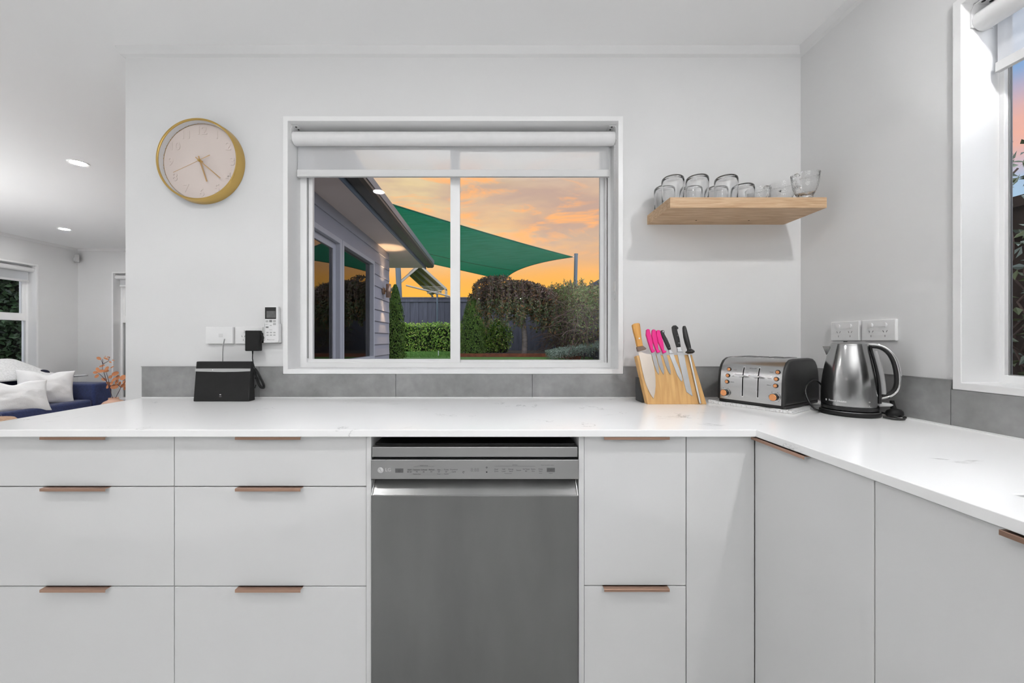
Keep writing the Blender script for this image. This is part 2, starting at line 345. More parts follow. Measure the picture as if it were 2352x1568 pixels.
def wall_grid(us, vs, holes, fn, a, b):
    """slab in the u-v plane between w=a and w=b, made of cells, with the holes (u0,u1,v0,v1) left open"""
    us = sorted(set(us+[h[0] for h in holes]+[h[1] for h in holes])); vs = sorted(set(vs+[h[2] for h in holes]+[h[3] for h in holes]))
    def solid(i, j):
        if not (0 <= i < len(us)-1 and 0 <= j < len(vs)-1): return False
        u = (us[i]+us[i+1])/2; v = (vs[j]+vs[j+1])/2
        return not any(h[0] < u < h[1] and h[2] < v < h[3] for h in holes)
    vid = {}; V = []; Fc = []
    def vt(i, j, k):
        if (i, j, k) not in vid: vid[(i, j, k)] = len(V); V.append(fn(us[i], vs[j], (a, b)[k]))
        return vid[(i, j, k)]
    for i in range(len(us)-1):
        for j in range(len(vs)-1):
            if not solid(i, j): continue
            Fc.append((vt(i, j, 0), vt(i+1, j, 0), vt(i+1, j+1, 0), vt(i, j+1, 0))); Fc.append((vt(i, j, 1), vt(i, j+1, 1), vt(i+1, j+1, 1), vt(i+1, j, 1)))
            for (di, dj, e) in ((-1, 0, ((i, j), (i, j+1))), (1, 0, ((i+1, j), (i+1, j+1))), (0, -1, ((i, j), (i+1, j))), (0, 1, ((i, j+1), (i+1, j+1)))):
                if not solid(i+di, j+dj): Fc.append((vt(*e[0], 0), vt(*e[1], 0), vt(*e[1], 1), vt(*e[0], 1)))
    mb = MB(); mb.add(V, Fc); return mb
XZ = lambda u, v, w: (u, w, v)
YZ = lambda u, v, w: (w, u, v)
XY = lambda u, v, w: (u, v, w)
def frame(u0, u1, v0, v1, t, fn, a, b, mb=None):
    """rectangular ring of width t"""
    mb = mb or MB()
    tl = t if isinstance(t, tuple) else (t, t, t, t)   # left right bottom top
    return mb.add(*(lambda q: (q.v, q.f))(wall_grid([u0, u1], [v0, v1], [(u0+tl[0], u1-tl[1], v0+tl[2], v1-tl[3])], fn, a, b)))
def W(px, py, Y): return Vector(((px-PX)/F*Y, Y, CZ-(py-PY)/F*Y))

# ------------------------------------------------------------ room shell
WY, CH = 1.675, 2.431          # kitchen back wall, ceiling height
RX, LX, LY, BY = 1.350, -5.813, 5.377, -8.9    # right wall, living left wall, living back wall, rear wall
WE = -1.602                    # left end of the kitchen wall
w1 = (-.905, .566, 1.018, 2.130)       # window 1 opening x0 x1 z0 z1
w3 = (-.55, 1.112, 1.024, 2.138)       # window 3 opening y0 y1
w4 = (3.30, 4.90, .55, 2.113)          # living left window
w5 = (-5.325, -4.1, .30, 2.106)        # living back window
wd = (2.25, 3.75, .02, 2.124); ww = (3.80, 4.80, .93, 2.124)   # openings in the wing wall

struct(wall_grid([WE, RX+.11], [-.1, CH], [w1], XZ, WY, WY+.175).build('wall_back', wall_m))
struct(wall_grid([BY, WY+.175], [-.1, CH], [w3], YZ, RX, RX+.14).build('wall_right', wall_m))
struct(wall_grid([BY, LY+.12], [-.1, CH], [w4], YZ, LX-.14, LX).build('wall_left', wall_m))
struct(wall_grid([LX-.14, -1.5], [-.1, CH], [w5], XZ, LY, LY+.14).build('wall_far', wall_m))
struct(wall_grid([WY+.175, LY], [-.1, CH], [wd, ww], YZ, -1.615, -1.56).build('wall_inner', wall_m))
struct(MB().box(LX-.14, RX+.14, BY-.12, BY, -.1, CH).build('wall_rear', wall_m))
struct(MB().box(LX-.14, RX+.14, BY-.12, WY+.175, -.12, 0).box(LX-.14, -1.56, WY+.175, LY+.14, -.12, 0).build('floor', floor_m))
struct(MB().box(LX-.14, RX+.14, BY-.12, WY+.175, CH, CH+.1).box(LX-.14, -1.56, WY+.175, LY+.14, CH, CH+.1).build('ceiling', ceil_m))
# cornice: small bevelled moulding
pc = [(0, 0), (.024, 0), (.014, -.030), (0, -.036)]
def cornice(path, name):
    mb = MB(); n = len(path); rings = []
    for i, p in enumerate(path):
        rings.append([(p[0]+p[2]*d, p[1]+p[3]*d, CH+h) for d, h in pc])
    vs = [v for r_ in rings for v in r_]; k = len(pc)
    fs = [(i*k+j, i*k+(j+1) % k, (i+1)*k+(j+1) % k, (i+1)*k+j) for i in range(n-1) for j in range(k)]+[tuple(range(k)), tuple(range((n-1)*k, n*k))]
    struct(mb.add(vs, fs).build(name, mat('cornice_paint', g(.70), .7, var=(3, .01))))
cornice([(WE, WY+.17, -1, 0), (WE, WY, -1, -1), (RX, WY, -1, -1), (RX, BY, -1, 1)], 'trim_1')
cornice([(LX, BY, 1, 1), (LX, LY, 1, -1), (-1.615, LY, -1, -1), (-1.615, WY+.175, -1, 1)], 'trim_2')

def window(n, u0, u1, v0, v1, fn, face, dr, label, kind, depth=.105, rt=.024, od=.05):
    """face: wall face position on w; dr: +1/-1 outward direction"""
    a = face-dr*.008; b = face+dr*depth; o = face+dr*(depth+od)
    root = frame(u0-.005, u1+.005, v0-.005, v1+.005, .021, fn, min(a, b), max(a, b)).build('window_%d' % n, trim_m, bevel=.0015)
    struct(root, label, 'window')
    U0, U1, V0, V1 = u0+.016, u1-.016, v0+.016, v1-.016
    fr = frame(U0, U1, V0, V1, (.030, rt, .022, .03), fn, min(b-dr*.004, o), max(b-dr*.004, o)).build('window_frame', alu_m, root, bevel=.001)
    return root, fr, (U0+.030, U1-rt, V0+.022, V1-.03), b, o

# window 1: two panes, left one slides
r1, f1, (a0, a1, b0, b1), wb, wo = window(1, *w1, XZ, WY, 1, 'white framed kitchen sliding window with the garden behind it', 'sliding')
mx0, mx1 = (1035-PX)/F*1.80, (1057-PX)/F*1.80
sash = frame(a0-.002, mx1, b0-.002, b1+.002, (.024, mx1-mx0, .018, .03), XZ, 1.788, 1.806).build('sliding_sash', alu_m, r1, bevel=.001)
MB().box(a0-.006, a0+.004, 1.781, 1.788, b0+.02, b1).build('sash_track', track_m, r1)
MB().box(a0+.015, mx0+.004, 1.796, 1.799, b0+.01, b1-.02).build('glass', pane_m, sash)
sash = frame(mx0+.006, a1+.002, b0-.002, b1+.002, (.026, .018, .012, .03), XZ, 1.808, 1.826).build('fixed_sash', alu_m, r1, bevel=.001)
MB().box(mx0+.02, a1-.01, 1.816, 1.819, b0+.005, b1-.02).build('glass', pane_m, sash)
MB().box(a1+.006, a1+.010, 1.776, 1.782, b0, b1).build('frame_gasket', track_m, r1)
# window 3 on the right wall
r3, f3, (a0, a1, b0, b1), wb, wo = window(3, *w3, YZ, RX, 1, 'white framed window at the right edge with blue and pink sky', 'fixed', rt=.011, od=.018)
MB().box(1.466, 1.469, a0-.002, a1+.002, b0-.002, b1+.002).build('glass', pane_m, r3)
frame(a0-.001, a1+.001, b0-.001, b1+.001, .003, YZ, 1.462, 1.472).build('glazing_bead', track_m, r3)
# living room windows
def awning(n, u0, u1, v0, v1, fn, face, dr, label, tz):
    r_, f_, (a0, a1, b0, b1), wb, wo = window(n, u0, u1, v0, v1, fn, face, dr, label, 'awning')
    lo, hi = sorted((wb-dr*.002, wo-dr*.01))
    MB().add(*(lambda q: (q.v, q.f))(wall_grid([a0-.002, a1+.002], [tz-.03, tz+.03], [], fn, lo, hi))).build('transom', alu_m, r_, bevel=.002)
    s_ = frame(a0-.001, a1+.001, tz+.028, b1+.001, .035, fn, lo, hi).build('awning_sash', alu_m, r_, bevel=.002)
    m_ = (lo+hi)/2
    wall_grid([a0+.02, a1-.02], [tz+.05, b1-.02], [], fn, m_-.002, m_+.002).build('glass', pane_m, s_)
    wall_grid([a0-.002, a1+.002], [b0-.002, tz-.02], [], fn, m_-.002, m_+.002).build('glass', pane_m, r_)
    return r_
r4 = awning(4, *w4, YZ, LX, -1, 'white framed living room window beside the hedge, behind the sofa', 1.43)
MB().box(LX-.095, LX-.075, 4.40, 4.52, 1.452, 1.464).box(LX-.085, LX-.06, 4.44, 4.48, 1.45, 1.458).build('window_stay', greyp_m, r4, bevel=.002)
awning(2, *w5, XZ, LY, 1, 'narrow strip of white framed window at the kitchen wall end', 1.43)

# splashback tiles
sb = thing('splashback', 'matt grey tile splashback strip running along both walls above the benchtop', 'splashback', (0, WY, .91))
for x0, x1 in ((-1.523, -1.0135), (-1.0115, -.4195), (-.4175, .1745), (.1765, .768), (.770, 1.341)):
    z1 = 1.044 if (x1 < w1[0]-.01 or x0 > w1[1]+.01) else 1.044
    # the window trim overlaps the tile top, so those tiles stop below it
    lo, hi = w1[0]-.006, w1[1]+.006
    if x0 >= hi or x1 <= lo: MB().box(x0, x1, WY-.009, WY-.0005, .9105, 1.044).build('tile', tile_m, sb)
    else:
        pts = [(x0, .9105), (x1, .9105)]
        if x1 > hi: pts += [(x1, 1.044), (hi, 1.044), (hi, 1.012)]
        else: pts += [(x1, 1.012)]
        if x0 < lo: pts += [(lo, 1.012), (lo, 1.044), (x0, 1.044)]
        else: pts += [(x0, 1.012)]
        MB().prism(pts, XZ, WY-.009, WY-.0005).build('tile', tile_m, sb)
for y0, y1, zt in ((1.121, WY-.0095, 1.044), (.48, 1.119, 1.018), (-.55, .478, 1.018)):
    MB().box(RX-.009, RX-.0005, y0, y1, .9105, zt).build('tile', tile_m, sb)
for q in ((-1.526, w1[0]-.006, WY-.010, WY-.001), (w1[1]+.006, 1.341, WY-.010, WY-.001), (RX-.010, RX-.001, 1.121, WY-.001)): MB().box(*q, 1.0442, 1.0462).build('edge_trim', track_m, sb)
MB().box(-1.523, 1.339, WY-.0125, WY-.0095, .9102, .9135).build('sealant_bead', whitep_m, sb); MB().box(RX-.0125, RX-.0095, .0, WY-.0125, .9102, .9135).build('sealant_bead', whitep_m, sb)

# ------------------------------------------------------------ downlights
def downlight(x, y, label, m=None):
    t = thing('ceiling_downlight', label, 'ceiling light', (x, y, CH), group='recessed ceiling downlights')
    MB().lathe([(.045, CH-.004), (.056, CH-.005), (.060, CH-.001), (.045, CH-.0005)], (x, y, 0), 28, closed=True).build('trim_ring', trim_m, t, smooth=40)
    MB().lathe([(.0001, CH-.003), (.0449, CH-.003)], (x, y, 0), 28).build('diffuser', m or emit_m, t, fix=False)
downlight(-2.97, 2.75, 'round ceiling downlight nearest the kitchen wall in the living room')
downlight(-4.91, 4.40, 'round ceiling downlight further away above the navy sofa')
for x, y, lb in ((-.97, .31, 'recessed downlight over the left half of the kitchen bench'), (1.08, .42, 'recessed downlight over the right corner of the kitchen bench')): downlight(x, y, lb, emitL_m if x < 0 else emitR_m)
for x, y, lb in ((-2.97, 4.40, 'added out of sight to fill the far end of the living room'), (-2.97, 1.10, 'added out of view beside the bench end to fill the living room'), (-4.91, -.6, 'added as unseen fill, left of the camera'), (-4.91, -3.0, 'added as unseen fill, left behind the camera'), (-4.91, 2.0, 'added as unseen fill above the near end of the sofa'), (-.40, -8.25, 'at the far end behind the camera, left one of a pair'), (.875, -8.25, 'at the far end behind the camera, right one of a pair')):  # first five are unseen additions for fill light; the end pair is real
    downlight(x, y, 'recessed ceiling downlight '+lb)

# ------------------------------------------------------------ benchtop and cabinets
CT, CB, CFY, CFX = .91, .89, 1.075, .7415
xs = [-1.523, CFX, RX-.0135]; 
bt = wall_grid([-1.523, CFX, RX-.001], [-1.2, CFY, WY-.001], [(-1.523, CFX, -1.2, CFY), (.856, 1.25, .20, .628)], XY, CB, CT).build('benchtop', stone_m, bevel=.0015)
tag(bt, 'white quartz benchtop with faint grey veins running round the corner', 'benchtop')
sk = thing('kitchen_sink', 'undermounted sink just showing in the benchtop at the right edge', 'sink', (1.05, .41, .70))
sw = MB()
sw.add(*(lambda q: (q.v, q.f))(wall_grid([.846, 1.26], [.19, .638], [(.857, 1.249, .201, .627)], XY, .72, .8895)))
sw.box(.846, 1.26, .19, .638, .71, .72); sw.build('bowl', steel_m, sk); MB().lathe([(.0001, .7215), (.04, .7215), (.045, .7205)], (1.05, .41, 0), 24).build('drain', chrome_m, sk)

DY, DX = 1.097, .7517       # door front planes
def pull(t, x0, x1, ztop, parent, axis='x'):
    """angled pull: flat top plate folded to a front lip"""
    mb = MB()
    if axis == 'x':
        pr = [(DY+.004, ztop), (DY-.0145, ztop), (DY-.0150, ztop-.0008), (DY-.0150, ztop-.0078), (DY-.0138, ztop-.0078), (DY-.0138, ztop-.0016), (DY+.004, ztop-.0016)]
        mb.prism(pr, lambda u, v, w: (w, u, v), x0, x1)
    else:
        pr = [(DX+.004, ztop), (DX-.0145, ztop), (DX-.0150, ztop-.0008), (DX-.0150, ztop-.0078), (DX-.0138, ztop-.0078), (DX-.0138, ztop-.0016), (DX+.004, ztop-.0016)]
        mb.prism(pr, lambda u, v, w: (u, w, v), x0, x1)
    return mb.build('handle', floorrefl_m, parent)
def fbox(x0, x1, z0, z1): return MB().box(x0, x1, DY, DY+.018, z0, z1)
def bank(name, label, x0, x1, fronts, hx, cat='cabinet', fname='drawer'):
    t = thing(name, label, cat, ((x0+x1)/2, 1.38, 0))
    MB().box(x0+.001, x1-.001, DY+.0185, WY-.01, .10, CB-.0005).build('body', cab_m, t)
    MB().box(x0+.001, x1-.001, DY+.06, DY+.075, .0, .0995).build('kickboard', cab_m, t)
    for (z0, z1, h) in fronts:
        d = fbox(x0+.0012, x1-.0012, z0, z1).build(fname, cab_m, t, bevel=.001)
        if h: pull(t, hx, hx+.185, z1+.0018, d)
    return t
gp = .0035
bank('drawer_cabinet', 'white three-drawer cabinet at the far left of the bench', -1.50, -.910, [(.13, .4584-gp, 1), (.4584, .744-gp, 1), (.744, .8862, 1)], -1.2783)
bank('drawer_cabinet', 'white three-drawer cabinet directly left of the dishwasher', -.910, -.359, [(.13, .4584-gp, 1), (.4584, .744-gp, 1), (.744, .8862, 1)], -.7263)
bank('narrow_cabinet', 'narrow white cabinet with a bin front directly right of the dishwasher', .263, .556, [(.13, .4604-gp, 1), (.4604, .8862, 1)], .3172)
for x0, x1, lb in ((-.3585, -.3445, 'thin white side panel at the left of the dishwasher'), (.2475, .2625, 'thin white side panel at the right of the dishwasher')):
    tag(MB().box(x0, x1, DY-.004, WY-.01, 0, CB-.0005).build('end_panel', cab_m, bevel=.0008), lb, 'panel', 'white side panels either side of the dishwasher')
t = thing('corner_cabinet', 'blind corner cabinet with a plain white filler front', 'cabinet', (.66, 1.38, 0))
MB().box(.5575, .7515, DY, DY+.018, .13, .8862).build('filler_panel', cab_m, t, bevel=.001)
MB().box(.5575, RX-.01, DY+.0185, WY-.01, .0, CB-.0005).build('body', cab_m, t)
def rbank(label, y0, y1, h0, name='base_cabinet'):
    t = thing(name, label, 'cabinet', (1.05, (y0+y1)/2, 0))
    top = .70 if y0 < .638 and y1 > .19 else CB-.0005
    MB().box(DX+.0185, RX-.01, y0+.001, y1-.001, .10, top).build('body', cab_m, t)
    d = MB().box(DX, DX+.018, y0+.0012, y1-.0012, .13, .8862).build('door', cab_m, t, bevel=.001)
    MB().box(DX+.06, DX+.075, y0, y1, 0, .0995).build('kickboard', cab_m, t)
    pull(t, h0, h0+.185, .888, d, 'y')
rbank('white cabinet on the right run next to the inner corner', .753, 1.096, .905)
rbank('white sink cabinet on the right run, second from the corner', .352, .753, .372)

# ------------------------------------------------------------ dishwasher
dw = thing('dishwasher', 'stainless steel dishwasher built in under the white benchtop', 'dishwasher', (-.049, 1.38, 0))
x0, x1 = -.3432, .2452
MB().box(x0+.006, x1-.006, 1.14, WY-.02, .05, .845).build('tub_body', dark_m, dw)
MB().box(x0+.002, x1-.002, 1.120, 1.5, .8575, .8600).build('top_plate', mat('dark_grey_plate', g(.03), .3, .6, var=(5, .1)), dw)
MB().box(x0+.001, x1-.001, 1.0920, 1.14, .8285, .8572).build('top_rail', steel_m, dw, bevel=.0015)
MB().box(x0+.004, x1-.004, 1.10, 1.14, .8235, .8283).build('seal_gap', dark_m, dw)
MB().box(x0, x1, 1.0850, 1.125, .7680, .8230).build('control_panel', steel_m, dw, bevel=.0015)
hp = MB().prism([(1.088, .7215), (1.092, .7215), (1.128, .7560), (1.128, .7678), (1.122, .7678), (1.122, .7590)], lambda u, v, w: (w, u, v), x0+.004, x1-.004).build('handle_recess', steeld_m, dw)
MB().box(-.130, .038, 1.1215, 1.1235, .7565, .7672).build('finger_pocket', dark_m, hp)
MB().prism([(1.086, .7218), (1.090, .7218), (1.125, .7678), (1.121, .7678)], lambda u, v, w: (w, u, v), x0+.0005, x0+.0035).build('side_cheek', chrome_m, hp)
MB().prism([(1.086, .7218), (1.090, .7218), (1.125, .7678), (1.121, .7678)], lambda u, v, w: (w, u, v), x1-.0035, x1-.0005).build('side_cheek', chrome_m, hp)
MB().box(x0, x1, 1.0870, 1.135, .1200, .7214).build('door', steeld_m, dw, bevel=.002)
MB().box(x0+.02, x1-.02, 1.14, 1.155, .0, .118).build('kick_plate', steeld_m, dw)
# lettering on the panel
Yp = 1.0846
def pw(zx, zy, left=True):
    px = (850 if left else 1080)+zx/9.408; py = 1040+zy/9.408
    return ((px-PX)/F*Yp, CZ-(py-PY)/F*Yp)
def put(mb, body, zx, zy, h, left=True, align='CENTER', bold=0):
    X, Z = pw(zx, zy, left); sz = h/9.408/F*Yp*1.35
    mb.text(body, sz, lambda u, v: (X+u, Yp-.0002, Z+v), align, bold=bold)
tm = MB()
for b, x, y, h in (('Auto', 852, 363, 30), ("50'-55'", 852, 408, 30), ('Intensive', 1012, 363, 30), ("75'", 1012, 408, 30), ('Delicate', 1168, 363, 30), ("45'", 1162, 408, 30),
                ('Refresh', 1330, 360, 30), ("75'", 1326, 408, 30), ('Eco', 1488, 360, 30), ("50'", 1488, 406, 30), ('Turbo', 1650, 360, 30), ("60'", 1648, 406, 30),
                ('Download', 1810, 358, 28), ('Cycle', 1810, 404, 30), ('STEAM CYCLE', 1162, 276, 20), ('*Machine Clean', 1010, 456, 20), ('*Rinse', 1484, 454, 20), ('*Favorite', 1646, 453, 20)):
    put(tm, b, x, y, h)
for b, x, y, h in (('Dual', 564, 352, 30), ('Zone', 564, 396, 30), ('Half', 722, 350, 30), ('Load', 720, 395, 30), ('Energy', 880, 350, 30), ('Saver', 882, 395, 30), ('Steam', 1048, 372, 32),
                ('Hi-Temp', 1210, 349, 30), ("80'", 1212, 393, 30), ('Extra', 1362, 349, 30), ('Dry', 1362, 393, 30), ('Delay', 1520, 348, 30), ('Start', 1520, 392, 30), ('START', 1742, 366, 40),
                ('OPTIONS', 965, 262, 20), ('*Control Lock', 815, 443, 20), ('*Wi-Fi', 1518, 439, 20), ('*Cancel', 1735, 439, 20), ('*Press 3 seconds for function', 1670, 262, 18)):
    put(tm, b, x, y, h, False)
for (xa, xb, y, lf) in ((940, 1385, 296, True), (525, 1405, 285, False)):
    A = pw(xa, y, lf); B = pw(xb, y, lf); MB().box(A[0], B[0], Yp-.0003, Yp+.0006, A[1]-.0001, A[1]+.0001).build('panel_line', mat('panel_print', g(.05), .6, var=(20, .1)), bpy.data.objects['control_panel'])
# power symbol, small status icons
def arc(mb, c, r, a0, a1, t, n=16):
    P = []
    for i in range(n+1):
        a = R(a0+(a1-a0)*i/n); P.append((c[0]+(r+t)*math.cos(a), c[1]+(r+t)*math.sin(a)))
    for i in range(n, -1, -1):
        a = R(a0+(a1-a0)*i/n); P.append((c[0]+(r-t)*math.cos(a), c[1]+(r-t)*math.sin(a)))
    for i in range(n):
        q = [P[i], P[i+1], P[2*n-i], P[2*n+1-i]]
        mb.add([(u, Yp-.0004, v) for u, v in q], [(0, 1, 2, 3)])
c = pw(630, 387); arc(tm, c, .0026, 120, 420, .00035); tm.box(c[0]-.0003, c[0]+.0003, Yp-.0004, Yp-.0002, c[1]+.0008, c[1]+.0036)
c = pw(2020, 415); arc(tm, c, .0022, 0, 300, .0005)
c = pw(356, 322, False); arc(tm, c, .0026, 20, 160, .0006); arc(tm, (c[0], c[1]-.0014), .0014, 20, 160, .0006); c = pw(356, 412, False); tm.box(c[0]-.002, c[0]+.002, Yp-.0003, Yp-.0001, c[1]-.0017, c[1]+.0017)
cpn = [o for o in bpy.data.objects if o.name == 'control_panel'][0]
tm.build('panel_lettering', mat('panel_print', g(.05), .6, var=(20, .1)), cpn, fix=False)
bm_ = MB()
for (zx0, zx1, zy0, zy1, lf) in ((543, 718, 335, 426, True), (1655, 1830, 320, 411, False)):
    A = pw(zx0, zy1, lf); B = pw(zx1, zy0, lf); MB().box(A[0], B[0], Yp-.0001, Yp+.001, A[1], B[1]).build('button', mat('grey_button', g(.16), .5, .5, var=(20, .03)), cpn)
lm = MB(); c = pw(228, 368)
rr = 62/9.408/F*Yp
n = 28
for i in range(n):
    a = 2*math.pi*i/n; b = 2*math.pi*(i+1)/n
    lm.add([(c[0], Yp-.0003, c[1]), (c[0]+rr*math.cos(a), Yp-.0003, c[1]+rr*math.sin(a)), (c[0]+rr*math.cos(b), Yp-.0003, c[1]+rr*math.sin(b))], [(0, 1, 2)])
put(lm, 'LG', 390, 366, 78, bold=.0001)
lm.build('brand_logo', mat('pale_logo', g(.62), .4, var=(20, .01)), cpn, fix=False)
lk = MB()
put(lk, 'L', 237, 372, 56); c2 = (c[0], c[1]); arc(lk, c2, rr*.76, 90, 360, .00022)
k = MB(); arc(k, (c[0]-rr*.3, c[1]+rr*.25), .0005, 0, 360, .0005, 8)
lk.v += k.v; lk.f += [tuple(i+len(lk.v)-len(k.v) for i in f) for f in k.f]
lk.v = [(x, Yp-.0006, z) for x, y, z in lk.v]
lk.build('logo_mark', mat('logo_grey', g(.25), .5, var=(20, .01)), cpn, fix=False)
dg = MB()
for i, ch in enumerate('0:00'):
    put(dg, ch, 2110+i*45 if i else 2150, 375, 95) if i != 1 else None
dg.v = []; dg.f = []
put(dg, '8:88', 100, 370, 80, False)
dg.build('display_digits', mat('display_print', g(.30), .4, 1., var=(20, .02)), cpn, fix=False)

# ------------------------------------------------------------ roller blinds
def blind(label, u0, u1, fn, c, zc, fw, zr0, zr1, f0, f1, dr, gname='white roller blinds'):
    """roller along u at w=c; fabric at w=fw from zc to rail"""
    org = fn((u0+u1)/2, zr0, c); t = thing('roller_blind', label, 'blind', org, group=gname)
    r = .029; mb = MB(); n = 28
    P = [(c+r*math.cos(2*math.pi*i/n), zc+r*math.sin(2*math.pi*i/n)) for i in range(n)]
    mb.prism(P, lambda w, v, u: fn(u, v, w), u0+.004, u1-.004).build('roller_tube', mat('blind_roll', g(.74), .8, var=(30, .02)), t, smooth=40)
    mb = MB().prism([(f0, zr1-.002), (f1, zr1-.002), (f1, zc), (f0, zc)], fn, min(fw, fw+.0006), max(fw, fw+.0006)).build('fabric', blind_m, t)
    MB().prism([(f0-.001, zr0), (f1+.001, zr0), (f1+.001, zr1), (f0-.001, zr1)], fn, fw-.006, fw+.006).prism([(f0-.001, zr0-.001), (f1+.001, zr0-.001), (f1+.001, zr0+.003), (f0-.001, zr0+.003)], fn, fw-.0075, fw+.0075).build('bottom_rail', mat('blind_rail', g(.66), .5, var=(10, .01)), t, bevel=.001)
    for u, s in ((u0, 1), (u1, -1)):
        br = MB(); a, b = sorted((u, u+s*.003)); br.prism([(c-.030, zc-.018), (c+.034, zc-.018), (c+.034, zc+.050), (c-.020, zc+.050), (c-.030, zc+.03)], lambda w, v, q: fn(q, v, w), a, b)
        br.prism([(c-.02, zc+.047), (c+.034, zc+.047), (c+.034, zc+.050), (c-.02, zc+.050)], lambda w, v, q: fn(q, v, w), *sorted((u, u+s*.03)))
        b_ = br.build('bracket', whitep_m, t)
        sc = MB()
        for dw_, dz in ((-.012, .0465), (.010, .0465)):
            sc.lathe([(.0001, 0), (.0042, 0), (.0042, .001), (.0001, .001)], fn(u+s*.016, zc+dz-.0006, c+dw_), 12)
        sc.build('screw', black_m, b_)
    return t
jz = w1[3]-.016
bl = blind('white roller blind with a bead chain at the top of the kitchen window', w1[0]+.0168, w1[1]-.0168, XZ, 1.718, 2.062, 1.745, 1.9036, 1.9345, -.884, .533, 1)
ch = MB(); bx = .5465
for yy in (1.7000, 1.7120):
    z = 2.085
    while z > 1.345: ch.sphere((bx, yy, z), .0018, seg=6); z -= .0052
ch.tube([(bx, 1.700, 2.085), (bx, 1.700, 1.345), (bx, 1.706, 1.338), (bx, 1.712, 1.345), (bx, 1.712, 2.085)], .0006, 4)
ch.build('bead_chain', whitep_m, bl, smooth=60)
MB().box(bx-.003, bx+.002, 1.695, 1.717, 1.375, 1.42).build('chain_tensioner', whitep_m, bl, bevel=.001)
blind('white roller blind at the top of the right edge window', w3[0]+.0168, w3[1]-.0168, YZ, 1.397, 2.070, 1.424, 1.916, 1.943, w3[0]+.03, 1.079, 1)
blind('white roller blind on the living room window behind the sofa', w4[0]+.0168, w4[1]-.0168, YZ, LX-.042, 2.045, LX-.058, 1.885, 1.912, w4[0]+.03, w4[1]-.05, -1)
blind('white roller blind on the narrow far window beside the kitchen wall', w5[0]+.0168, w5[1]-.0168, XZ, LY+.042, 2.040, LY+.058, 1.91, 1.935, w5[0]+.05, w5[1]-.03, 1)

# ------------------------------------------------------------ wall clock
cx, cz = -1.2568, 1.9318
ck = thing('wall_clock', 'round wall clock with a gold case and blush face', 'clock', (cx, WY, cz-.178))
My = Matrix.Rotation(R(90), 4, 'X')      # lathe axis z -> -y
prof = [(.1785, 0.0), (.1785, .004), (.1745, .043), (.1735, .0445), (.1680, .0445), (.1665, .043), (.1655, .018), (.1655, .014), (.150, .0135), (.150, 0.0)]
MB().lathe(prof, (cx, WY-.0005, cz), 96, My, closed=True).build('case', gold_m, ck, smooth=35)
dial = MB().lathe([(.0001, .016), (.1640, .016), (.1650, .014)], (cx, WY, cz), 72, My).build('dial', face_m, ck, smooth=35)
MB().lathe([(.1655, .0165), (.1652, .040), (.1665, .040), (.1665, .0165)], (cx, WY, cz), 72, My, closed=True).build('inner_rim', mat('pale_inner_rim', g(.62), .4, var=(5, .02)), ck, smooth=35)
for h in range(1, 13):
    a = R(90-30*h); u, v = .134*math.cos(a), .134*math.sin(a)
    o = MB().text(str(h), .050, lambda p, q: (cx+u+p, WY-.0168, cz+v+q), bold=.0004).build('numeral', face_m, dial, fix=False)
    sm = o.modifiers.new('s', 'SOLIDIFY'); sm.thickness = .0022; sm.offset = 0
def hand(nm_, ang, tip, tail, w, y):
    d = Vector((math.sin(R(ang)), 0, math.cos(R(ang)))); p = Vector((d.z, 0, -d.x)); c0 = Vector((cx, y, cz)); mb = MB()
    q = [c0-d*tail-p*w, c0-d*tail+p*w, c0+d*tip+p*w, c0+d*tip-p*w]
    mb.add([v+Vector((0, e, 0)) for e in (0, .0012) for v in q], [(0, 1, 2, 3), (4, 7, 6, 5), (0, 4, 5, 1), (1, 5, 6, 2), (2, 6, 7, 3), (3, 7, 4, 0)])
    return mb.build(nm_, gold2_m, ck)
hand('hour_hand', 161.8, .093, .022, .0028, WY-.026)
hand('minute_hand', 130.1, .116, .023, .0020, WY-.029)
s_ = hand('second_hand', 244.9, .122, .001, .0006, WY-.032)
d = Vector((math.sin(R(64.9)), 0, math.cos(R(64.9)))); p = Vector((d.z, 0, -d.x)); c0 = Vector((cx, WY-.0325, cz))
MB().add([c0-p*.001, c0+p*.001, c0+d*.052+p*.002, c0+d*.052-p*.002], [(0, 1, 2, 3)]).build('counterweight', gold2_m, s_)
MB().lathe([(.0001, .036), (.004, .036), (.0055, .033), (.0055, .016)], (cx, WY, cz), 20, My).build('hub', gold_m, ck, smooth=40)

# ------------------------------------------------------------ floating shelf
SX0, SX1, SY, SZ0, SZ1 = .678, 1.2755, 1.4587, 1.6646, 1.7050
sh = thing('floating_shelf', 'thick pale oak floating shelf fixed to the wall under the glassware', 'shelf', (.977, WY, SZ0))
MB().box(SX0, SX1, SY, WY-.0005, SZ0, SZ1).build('board', oak_m, sh, bevel=.0015)
for px in (1599, 1720):
    p = W(px, 506, (SZ0-CZ)*F/(PY-506)); MB().lathe([(.0001, 0), (.003, 0), (.003, .001), (.0001, .001)], (p.x, p.y, SZ0-.0008), 12).build('fixing_hole', mat('brown_hole', (.05, .02, .01), .8, var=(20, .1)), sh)
